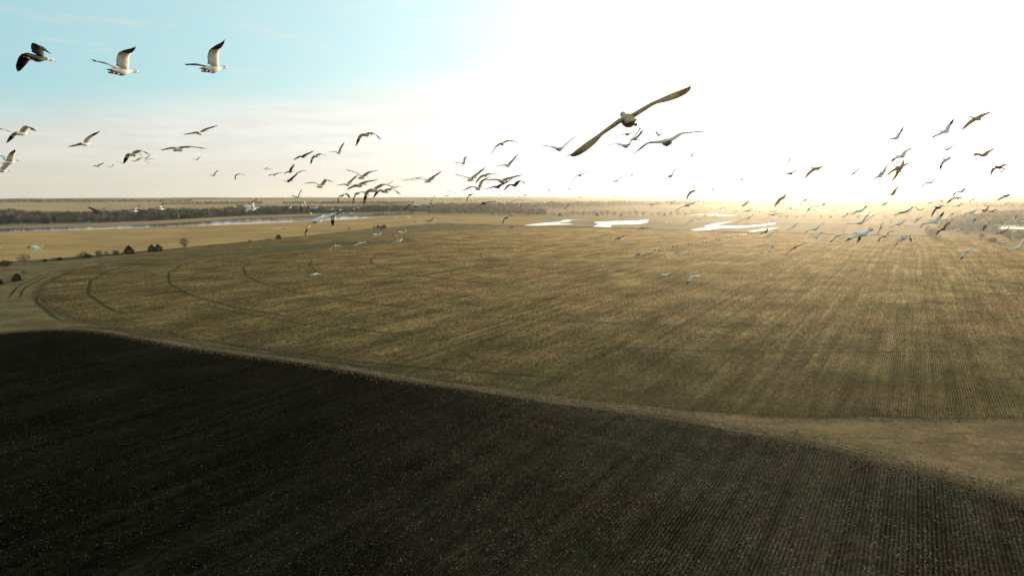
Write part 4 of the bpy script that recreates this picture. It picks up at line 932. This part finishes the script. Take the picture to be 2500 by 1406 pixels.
w;51;30.59 55.30 61.45;16 0 -18 -7 -18 -18 12 23 -20;white goose with long sunlit diagonal wings, left of the big tilted white goose
w;26;52.87 94.93 59.64;-5 0 -8 8 4 -19 17 25 -15;white goose nearly hidden behind the long diagonal wings
w;17;79.21 146.11 57.82;-4 0 -4 0 -6 -13 9 -9 -13;faint pale goose over the tan field, upper of two flat ones
w;19;70.14 132.41 58.01;-5 0 -6 0 -7 -12 10 -6 -13;faint pale goose over the tan field, lower of two flat ones
w;30;45.56 78.29 60.99;-12 -3 -20 -31 -20 -12 7 -7 -13;white goose with wings drooped left, left of the big tilted white goose
d;14;95.09 162.30 55.83;-13 1 -13 14 -11 -26 25 32 -17;small dark goose under the big tilted white goose's wing
d;8;178.66 307.76 50.06;-2 0 0 4 -1 -13 8 -13 -14;tiny dark goose left of the big tilted goose's wingtip
d;15;83.77 148.21 56.70;24 0 1 46 -79 -18 4 -5 -14;tiny dark goose over the tan field near the bush edge
w;65;24.33 40.28 62.26;-2 8 -13 -6 7 -19 25 41 -11;big tilted white goose with reddish-dark tip raised right, above the bushes
w;26;60.20 100.71 58.97;2 -1 -11 -25 -38 -17 -2 -17 -16;white goose with drooped wings, under the big tilted white goose
d;48;30.29 48.99 61.37;62 -15 -33 9 -59 -35 53 0 -15;dark brown goose with a white head, wings spread over the right-hand bushes
w;33;49.88 78.54 59.66;43 1 -15 -6 -64 -19 18 -17 -14;white goose with a black drooped tip, right of the white-headed dark goose
d;51;29.08 47.80 62.91;67 -9 -28 -14 -45 -9 -2 -42 -17;dark goose with long arched wings, over the far right flats under the horizon
w;21;73.03 120.03 61.71;2 0 -2 7 -23 -22 3 -2 -17;pale goose just behind the dark arched goose's back
w;50;34.51 54.88 62.25;36 -3 -21 -22 -25 -27 6 3 -34;white goose with long drooped diagonal wings, right of the dark arched goose
w;52;32.12 48.92 62.55;13 -1 -9 -3 -41 -38 28 -6 -19;large bluish-white goose with black square tips, over the right-hand wood
w;19;85.10 127.78 59.63;5 0 6 27 -24 -25 2 -2 -17;bright white goose flying just below the large bluish-white one
w;25;52.61 90.29 61.63;-14 -4 4 23 30 -9 9 30 -10;small goose with wings in a V, left of the dark arched goose
w;12;122.51 205.62 58.62;0 0 -3 -1 -22 -19 1 -8 -16;small goose with a dark wingtip, touching the dark arched goose's lower wing
w;48;34.02 53.24 63.97;0 12 -13 9 -48 -16 34 -9 -22;goose with curled brown wingtip, alone just above the right horizon
w;53;29.69 46.75 63.59;-8 7 -3 -12 -47 2 2 -10 -8;goose with long drooped dark-edged wing, straddling the right horizon
w;28;50.18 82.02 62.89;13 3 -6 58 -52 -24 36 7 -16;goose with dark raised tip, left of the long drooped goose at the right horizon
w;29;46.46 78.04 62.77;11 1 0 49 -56 -24 22 -7 -17;goose with a long flat wing, leftmost of the chain under the right horizon
w;22;69.32 113.03 62.29;2 0 6 9 -6 -22 -2 -10 -17;goose joined in the chain under the right horizon, wings nearly flat
d;23;71.04 108.09 62.68;3 0 -16 8 -43 -26 25 10 -17;small brown goose with angular wings, by the white far pool under the right horizon
d;44;38.60 54.84 63.65;3 4 -10 -25 -27 -4 13 -17 25;brown goose with long arched wings, at the horizon near the right edge
w;17;105.47 146.96 63.21;-3 0 -1 12 16 -18 13 17 -15;small goose at the right horizon, between the long brown one and the edge pair
w;19;96.18 132.21 63.66;-3 -1 -10 0 -20 -20 11 11 -16;goose with drooped wing at the right edge of the horizon, upper of the edge pair
w;31;56.17 77.41 63.57;-8 -1 -9 -3 -10 -9 11 -3 -10;long flat-winged goose at the horizon's right edge, lower of the edge pair
w;14;130.10 178.62 62.71;0 0 2 6 2 -18 4 -3 -16;goose body cut by the right edge just under the horizon pair
w;29;54.90 86.40 62.18;-5 0 -7 9 6 -19 17 25 -15;small pale goose with a long raised wing, right of the dark arched goose
w;20;82.70 122.45 61.93;-1 1 -3 8 -1 -22 11 11 -17;small pale goose with wavy wings, over the right flats, uppermost
w;27;62.33 91.82 62.11;-4 2 -1 14 24 -21 17 23 -16;small pale goose with wings in a V, directly above the black upright-winged one
d;21;59.73 88.42 61.54;-12 4 -9 58 -38 -33 30 45 -17;blackish goose with one wing upright, left of the dark pair over the right wood
d;25;63.59 92.71 61.34;1 4 -5 -12 59 -25 25 27 -16;dark reddish V-winged goose, right of the dark pair over the right wood
w;23;77.27 109.22 62.25;10 -1 -1 -29 -56 -19 -15 -56 -13;greenish-white goose with symmetrical drooped wings, over the flats at far right
w;50;40.23 56.44 61.56;7 1 -14 9 -6 -16 30 27 -13;white goose with black raised tip, above the white pond near the right edge
w;19;88.37 120.69 58.91;-10 -1 -15 -18 -34 -13 4 -12 -13;white goose with black tip cut by the right edge, above the white pond
w;45;34.42 52.70 61.53;-5 4 -9 6 1 -30 22 27 -17;white goose with long raised black tip, in the cluster above the right bushes
w;22;74.36 114.87 59.16;-1 -2 -11 -11 -27 -22 5 1 -17;white goose with a black drooped tip, upper left of the cluster above the right bushes
w;32;56.38 84.13 60.39;38 -1 -17 -1 -50 -26 11 9 -28;white goose with striped dark wing, middle of the cluster above the right bushes
w;23;63.59 93.92 59.61;9 3 -11 -46 67 -26 20 23 -16;white goose with grey raised wing, lower right of the cluster above the right bushes
d;20;66.72 98.38 59.10;-28 -1 -22 -37 -44 -6 2 -19 -11;dark goose with a wing hanging straight down, under the cluster above the right bushes
w;20;83.39 123.94 59.10;1 0 -2 12 -21 -23 6 3 -17;pale goose flat behind the striped-wing goose above the right bushes
w;22;73.51 105.60 58.97;-3 0 -8 2 -18 -32 12 14 -20;white goose with small dark tips, left end of the white pond at right
d;51;39.03 55.61 60.73;15 -1 -12 -6 7 -18 11 43 -15;slender dark goose with one long raised wing, below the white pond at right
w;24;79.65 110.58 57.66;39 1 -21 -6 -54 -18 16 -2 -27;white goose with black-spotted wings, below the white pond at right
d;10;176.34 243.22 49.87;-6 -1 -6 10 11 -17 16 25 -14;dark goose nearly hidden behind the black-spotted white goose
w;63;18.99 34.52 65.70;-5 2 -19 -4 -18 -45 30 6 -14;white goose with a raised brown-tipped wing, top of the tight knot at right
w;78;18.70 35.64 64.95;17 5 -29 -30 -7 -15 31 26 -26;goose with long steep wings, lower left of the tight knot at right
w;48;26.33 50.50 65.03;-10 0 -13 10 9 -19 26 39 -14;goose hidden behind the steep-winged one in the tight knot at right
w;25;49.40 90.37 67.74;-17 0 -19 -18 -29 -8 16 -16 -9;small pale goose in the middle of the tight knot at right
b;77;19.54 35.61 65.21;-1 5 -15 -24 -22 -9 9 -2 -15;brown goose with long wings spread level, centre of the tight knot at right
b;66;21.90 39.95 65.16;2 6 -41 -43 -15 -6 17 49 -34;brown goose with one wing hanging down, bottom of the tight knot at right
w;69;20.94 38.74 66.89;-4 -1 -17 -2 0 -13 29 44 -16;lone brown goose with one wing raised steeply, above the tight knot at right
w;36;29.42 60.58 65.61;-2 3 -17 -42 55 -27 27 32 -15;faint bleached goose with a raised wing, left of the tight knot at right
b;22;53.25 107.37 64.65;9 2 -3 54 -43 -24 27 16 -16;small brown goose with one curled wing, low sky left of the lone long-necked goose
b;53;24.82 45.83 63.83;-10 0 -15 5 4 -22 38 32 -18;brown goose with a raised pointed wing, just above the horizon under the knot
b;4;278.35 511.88 60.80;-12 0 0 5 -3 -19 5 -3 -15;tiny brown speck of a goose beneath the raised pointed-wing goose
w;54;29.61 49.90 64.61;-2 0 -8 -14 -34 -9 19 4 -22;grey goose gliding with flat wings, alone in the sky right of the knot
w;57;26.66 43.41 65.93;-3 8 -18 -44 -59 -17 7 -19 -1;grey goose with a brown-tipped wing hanging down, right of the knot
w;48;32.61 53.11 67.12;5 6 -5 16 0 -36 25 18 -15;goose with raised wavy wings, above the grey hanging-wing goose
w;20;77.59 125.42 70.63;6 3 -1 -11 61 -23 19 24 -16;small goose with a thin raised wing, between the wavy and the grey goose
w;26;46.99 78.71 68.03;23 -1 15 69 -68 -24 0 -3 -14;small goose with a lowered wing, left of the grey hanging-wing goose
w;5;288.51 500.98 90.50;-1 0 0 10 9 -17 9 9 -15;tiny bleached goose between the tight knot and the grey hanging-wing goose
w;9;169.04 273.87 82.29;-5 -1 -17 -11 -32 -17 9 9 -15;small dark sliver of a goose above the wavy-winged goose
w;12;125.80 201.43 77.61;-6 3 -6 14 3 -27 20 24 -18;small goose with raised wings, right of the dark sliver at upper right
w;79;22.73 37.30 67.11;-6 7 -21 -12 -6 0 35 40 -15;grey goose flying left with one wing raised, upper right sky
b;82;22.02 33.78 67.42;-3 13 -20 -27 -32 -6 5 -3 1;brown goose flying left with long neck, highest bird in the upper right sky
b;56;24.05 36.09 65.83;-8 -1 -8 32 -27 -29 24 15 -4;brown goose with one wing raised right, below the line of distant specks
b;21;77.20 118.30 70.14;-3 1 -3 -2 -9 -11 12 -29 -12;small brown goose just ahead of the raised-wing brown goose at right
b;61;25.22 36.54 65.23;69 -12 -18 5 -80 -32 16 -42 -15;brown goose with humped hooked wings, near the right edge of the sky
w;27;61.69 89.09 66.38;-8 1 -9 11 12 -22 24 33 -16;small grey goose tucked under the hook-winged brown goose
b;18;58.22 128.93 64.81;-9 0 -14 -12 -23 -11 18 -24 -12;small brown goose with arched wing, left of three in the low bright sky
b;20;52.52 110.32 64.81;2 1 -18 -12 -20 -10 51 -57 -13;small brown goose with arched wing, middle of three in the low bright sky
b;71;14.04 35.51 64.92;12 0 -10 -4 -36 -31 23 -15 -14;brown goose with arched wings, left of the twin arched pair in the bright sky
w;29;31.01 80.15 65.97;19 1 -6 50 -54 -20 19 24 -14;pale goose hidden behind the left bird of the twin arched pair
b;62;15.04 34.90 65.13;-13 5 -13 -26 -38 -7 0 -16 15;brown goose with arched wings, right of the twin arched pair in the bright sky
w;25;28.93 67.77 66.03;19 1 -17 77 -90 -30 43 50 -12;pale goose hidden behind the right bird of the twin arched pair
w;23;29.87 75.98 67.31;-11 2 -31 -17 -23 -5 74 -68 -6;ghostly bleached goose above the twin arched pair
w;5;261.79 516.44 125.78;2 0 -2 3 -6 -17 6 0 -16;ghostly speck of a goose highest in the white sky at right
w;2;304.44 508.05 98.01;-33 0 -2 4 -4 -20 6 2 -13;S
w;2;312.42 507.62 98.66;-32 0 -2 4 -4 -20 6 2 -13;S
w;2;324.96 509.56 100.01;-27 -1 -3 3 -7 -19 6 2 -14;S
w;2;334.03 509.27 99.83;-27 0 -1 4 -4 -19 5 -2 -14;S
w;3;343.02 510.53 100.24;-22 0 -2 3 -7 -19 5 -2 -14;S
w;2;346.21 508.41 99.33;-26 0 -1 4 -4 -19 5 -2 -14;S
w;2;354.64 508.12 101.10;-26 0 -1 4 -4 -19 5 -2 -14;S
w;41;-8.84 45.87 61.24;30 4 -9 14 6 -16 43 20 -30;white goose with a raised black tip, below the row of cedars in the middle field
w;41;-8.31 51.45 61.10;12 -5 -20 -20 -60 -10 -33 -29 -36;white goose with folded black wings hanging, upper of two over the field edge
w;53;-6.71 41.24 61.16;22 2 -16 2 -2 -14 38 11 -16;white goose with flat body, lower of two crossing over the field edge
w;21;-13.40 86.38 59.16;47 -5 -14 9 16 -6 33 40 -3;goose behind the folded-wing one, a black wingtip pointing up
w;49;-11.41 52.33 60.23;-22 -2 -10 -12 -8 -16 -1 5 -15;white goose with straight black-tipped wings, over the middle field's dark streak
w;50;-11.68 45.89 60.52;-11 -6 -16 -20 -42 -8 -16 -62 -37;white goose with arched wings and detached-looking black tip, over the dark streak
w;46;-14.32 50.17 58.15;8 -1 -7 -4 -27 -18 -7 -16 -22;white goose with arched wings, lowest bird over the left middle field
w;35;-25.26 75.06 60.17;-18 0 -6 -9 -15 -15 1 -19 -14;small white goose over the golden field by the lone dark cedar
w;49;-26.13 38.38 60.97;8 17 -3 22 -3 -13 28 14 -34;white goose flying low over the golden field at left, wings in a shallow V
w;11;-155.44 211.11 47.62;3 1 -12 -1 -6 -20 11 15 -24;white speck of a goose cut by the left edge over the golden field
"""

# ---------------------------------------------------------------- geese
def feather(name, col, trans, var=.08, rough=.75):
    m, t = new_mat(name); pos = t.add('ShaderNodeTexCoord').outputs['Object']
    n = t.noise(t.mapping(pos, scale=(9, 30, 9)), 1.0, 4, .6); g = t.ramp(n, .3, .7, 1 - var * 2, 1 + var, smooth=False)
    uv = t.add('ShaderNodeUVMap'); uv.uv_map = 'feather'; q = t.add('ShaderNodeSeparateXYZ'); t.put(q.inputs[0], uv.outputs[0])
    fr = t.math('FRACT', t.math('ADD', t.math('MULTIPLY', q.outputs[0], 21.0), t.math('MULTIPLY', q.outputs[1], 1.3)))   # vanes: one saw-tooth per flight feather
    edge_ = t.math('MULTIPLY', t.ramp(fr, .62, 1.0), t.ramp(q.outputs[1], .25, .5)); cov = t.math('MULTIPLY', t.ramp(t.math('FRACT', t.math('MULTIPLY', q.outputs[1], 3.3)), .72, 1.0), .5)
    g = t.math('MULTIPLY', g, t.math('SUBTRACT', 1.0, t.math('MULTIPLY', t.math('MAXIMUM', edge_, cov), .34 if var > .1 else .20)))
    v = t.add('ShaderNodeVectorMath', operation='SCALE'); t.put(v.inputs[0], col); t.put(v.inputs['Scale'], g)
    finish(t, v.outputs[0], rough, .15, trans=trans); return m
F_white = feather('white_feathers', (.97, .84, .71), .0)
F_wing = feather('white_wing_feathers', (.97, .84, .70), .24)
F_black = feather('black_primaries', (.022, .020, .020), .04, .2, .55)
F_dark = feather('slate_feathers', (.075, .068, .062), .0, .2)
F_darkw = feather('slate_wing_feathers', (.065, .058, .052), .08, .2)
F_brown = feather('backlit_brown_feathers', (.70, .45, .25), .1, .2)  # brown of backlight and glare veil put into the feather colour
F_backlitw = feather('backlit_brown_wing_feathers', (.70, .44, .22), .42, .2)
M_bill = plain('pink_bill', (.42, .20, .15), .45, .4); M_leg = plain('orange_pink_legs', (.40, .19, .12), .6, .3); M_eye = plain('black_eye', (.01, .01, .01), .2, .6)
SEC = [(-.345, .004, .052, .006), (-.28, .002, .058, .014), (-.21, -.004, .056, .038), (-.11, -.010, .080, .073), (0, -.014, .092, .088), (.08, -.008, .088, .083), (.145, .004, .066, .062), (.195, .015, .043, .043), (.26, .025, .030, .031), (.33, .032, .027, .028), (.372, .037, .033, .036), (.412, .037, .031, .033), (.447, .031, .018, .019)]
def span_dir(el, sw, side): return Vector((math.sin(sw), side * math.cos(sw) * math.cos(el), math.cos(sw) * math.sin(el)))
def goose(morph, px, loc, ang, label):
    yaw, pit, rol = (R(a) for a in ang[:3])
    h = Vector((math.sin(yaw) * math.cos(pit), math.cos(yaw) * math.cos(pit), math.sin(pit))); l0 = Vector((-math.cos(yaw), math.sin(yaw), 0)); u0 = h.cross(l0)
    l = math.cos(rol) * l0 + math.sin(rol) * u0; u = h.cross(l)
    big = px > 75; mid = px > 34
    nr = 14 if big else 10 if mid else 6; nt = 16 if big else 11 if mid else 6
    d = MB(); secs = SEC if mid else SEC[::2]
    uvd = {}
    rings = []
    for x, z, ry, rz in secs:
        k_ = .86 if -.25 < x < .17 else 1.0; ry *= k_; rz *= k_
        rings.append([(x, ry * math.cos(2 * math.pi * i / nr), z + rz * math.sin(2 * math.pi * i / nr)) for i in range(nr)])
    v = [q for r_ in rings for q in r_]; f = []; mi = []
    for k in range(len(rings) - 1):
        for i in range(nr): f.append((k * nr + i, k * nr + (i + 1) % nr, (k + 1) * nr + (i + 1) % nr, (k + 1) * nr + i)); mi.append(4 if (secs[k][0] > .2 and morph == 'd') else 0)
    f += [tuple(range(nr))[::-1], tuple(range(len(v) - nr, len(v)))]; mi += [0, 4 if morph == 'd' else 0]
    def wing(e1, e2, sw, side):
        nonlocal v, f, mi
        sh = Vector((.085, side * .03, .03)); d1 = span_dir(e1, R(14), side); d2 = span_dir(e2, sw, side)
        s0 = sh + Vector((0, side * .025, .005)); wr = s0 + d1 * .29; tp = wr + d2 * .43
        pts = [sh]
        for i in range(1, nt + 1):
            t = i / nt
            if t < .26: p = s0.lerp(wr, t / .403)
            elif t < .56:
                q = (t - .26) / .30; a = s0.lerp(wr, .26 / .403); b = wr.lerp(tp, (.56 - .403) / .597); p = a * (1 - q) ** 2 + wr * 2 * q * (1 - q) + b * q * q
            else: p = wr.lerp(tp, (t - .403) / .597)
            pts.append(p)
        b0 = len(v); us = (0, .14, .4, .75, 1.0) if mid else (0, .35, 1.0); m_ = len(us); cross = 2 * m_ - 2
        for i, p in enumerate(pts):
            t = i / nt; sp_ = (pts[min(i + 1, nt)] - pts[max(i - 1, 0)]).normalized()
            ch = float(np.interp(t, [0, .12, .3, .45, .6, .75, .87, .95, 1], [.25, .25, .235, .22, .20, .17, .125, .08, .03])) * (1.0 if px > 200 else 1.15)
            cd = Vector((-1, 0, 0)); cd = (cd - sp_ * cd.dot(sp_)).normalized()
            if t > .6: cd = (cd + sp_ * (t - .6) * .9).normalized()
            tw_ = -max(0, t - .38) if px > 200 else (.14 if loc.z > CAMZ and loc.x < 1.5 else -.22) * (1 - .6 * t)          # wing twist: trailing edge low at the root
            cd = Matrix.Rotation(side * tw_, 3, sp_) @ cd
            nr_ = sp_.cross(cd) * (1 if side < 0 else -1); nr_ = nr_.normalized() * (1 if nr_.z >= 0 or abs(e1) > 1.4 else 1)
            th = .020 * (1 - t) + .005; le = p - cd * ch * .16
            up_ = []; lo_ = []
            for q in us:
                c_ = le + cd * ch * q + nr_ * ch * (.065 * math.sin(math.pi * min(1, q * 1.15)) * (1 - .5 * t))
                hh = th * (math.sqrt(max(q, 0)) * (1 - q) * 2.2 + .08)
                up_.append(c_ + nr_ * hh); lo_.append(c_ - nr_ * hh)
            ring_ = up_ + lo_[-2:0:-1]; qs = list(us) + list(us)[-2:0:-1]
            for k_, qq in enumerate(qs): uvd[len(v) + k_] = (t, qq)
            v += [tuple(q) for q in ring_]
        for i in range(nt):
            t = (i + .5) / nt; mt = 2 if t > .60 else 1
            for j in range(cross): a = b0 + i * cross; f.append((a + j, a + (j + 1) % cross, a + cross + (j + 1) % cross, a + cross + j)); mi.append(mt)
        f.append(tuple(b0 + j for j in range(cross))); mi.append(1); f.append(tuple(b0 + nt * cross + j for j in range(cross))[::-1]); mi.append(2)
        if big or px > 55:                        # spread outer primaries
            sp_ = d2; cd = Vector((-1, 0, 0)); cd = (cd - sp_ * cd.dot(sp_)).normalized()
            n_ = sp_.cross(cd).normalized()
            for k in range(5):
                t = .80 + .035 * (4 - k); base = wr.lerp(tp, (t - .403) / .597) + cd * (.012 + .018 * k)
                dr = (sp_ + cd * (.02 + .20 * k)).normalized(); ln_ = .13 - .012 * k; tipp = base + dr * ln_ + n_ * .012 * (2 - k) * side
                sd = dr.cross(n_).normalized() * .016; q = len(v)
                v += [tuple(base - sd + n_ * .003), tuple(base + sd + n_ * .003), tuple(base + sd - n_ * .003), tuple(base - sd - n_ * .003), tuple((base + tipp) / 2 - sd * .9 + n_ * .003), tuple((base + tipp) / 2 + sd * .9 + n_ * .003), tuple((base + tipp) / 2 + sd * .9 - n_ * .003), tuple((base + tipp) / 2 - sd * .9 - n_ * .003), tuple(tipp)]
                f += [(q + a, q + (a + 1) % 4, q + 4 + (a + 1) % 4, q + 4 + a) for a in range(4)] + [(q + 4 + a, q + 4 + (a + 1) % 4, q + 8) for a in range(4)] + [(q + 3, q + 2, q + 1, q)]
                mi += [2] * 9
    wing(R(ang[3]), R(ang[4]), R(ang[5]), 1); wing(R(ang[6]), R(ang[7]), R(ang[8]), -1)
    me = bpy.data.meshes.new('goose'); me.from_pydata(v, [], f); uvl = me.uv_layers.new(name='feather'); vi = np.empty(len(me.loops), np.int32); me.loops.foreach_get('vertex_index', vi); U_ = np.array([uvd.get(k, (0, 0)) for k in range(len(v))], np.float32); uvl.data.foreach_set('uv', U_[vi].ravel()); me.polygons.foreach_set('material_index', mi); me.polygons.foreach_set('use_smooth', [True] * len(f)); me.update()
    bm_ = bmesh.new(); bm_.from_mesh(me); bmesh.ops.recalc_face_normals(bm_, faces=bm_.faces); bm_.to_mesh(me); bm_.free()
    mats = {'w': [F_white, F_wing, F_black, F_wing, F_white], 'd': [F_dark, F_darkw, F_black, F_darkw, F_white], 'b': [F_brown, F_backlitw, F_backlitw, F_backlitw, F_brown]}[morph]
    o = link('goose', me, mats); tag(o, label, 'goose', 'geese of the flying flock')
    T = Matrix((h, l, u)).transposed().to_4x4(); T.translation = loc; o.matrix_world = T
    def part(name, mb, mt): return mb.build(name, mt, o, smooth=True)
    if px > 38:
        b = MB(); b.tube((.437, 0, .030), (.470, 0, .024), .017, .013, 8); b.tube((.470, 0, .024), (.505, 0, .017), .013, .006, 8); part('bill', b, M_bill)
    if px > 60:
        for sy in (-1, 1):
            b = MB(); b.tube((-.10, sy * .035, -.065), (-.22, sy * .03, -.055), .009, .007, 6); b.tube((-.22, sy * .03, -.055), (-.30, sy * .03, -.045), .012, .018, 6); part('foot', b, M_leg)
    if px > 85:
        for sy in (-1, 1):
            b = MB(); b.tube((.405, sy * .024, .047), (.405, sy * .034, .048), .006, .004, 8); part('eye', b, M_eye)
    return o
SPECK = 'tiny speck of a distant goose in the dotted line high at right'
for ln in GEESE.strip().split('\n'):
    mo, px, pos, ang, lab = ln.split(';')
    goose(mo, int(px), Vector([float(q) for q in pos.split()]), [float(q) for q in ang.split()], SPECK if lab == 'S' else lab)

# ---------------------------------------------------------------- air
m = bpy.data.materials.new('haze'); m.use_nodes = True; m.node_tree.nodes.clear(); t = NT(m.node_tree)
pvn = t.add('ShaderNodeVolumePrincipled'); t.put(pvn.inputs['Color'], (1.0, .90, .74)); pvn.inputs['Density'].default_value = 2.5e-5; pvn.inputs['Anisotropy'].default_value = .80
t.put(t.add('ShaderNodeOutputMaterial').inputs['Volume'], pvn.outputs[0])
d = MB(); d.box((0, 0, 64.5), (22000, 22000, 131)); hz = d.build('haze', m); tag(hz, 'thin warm haze filling the air over the fields', kind='stuff')
sc.cycles.volume_bounces = 0
sc.cycles.max_bounces = 6
sc.cycles.use_adaptive_sampling = False
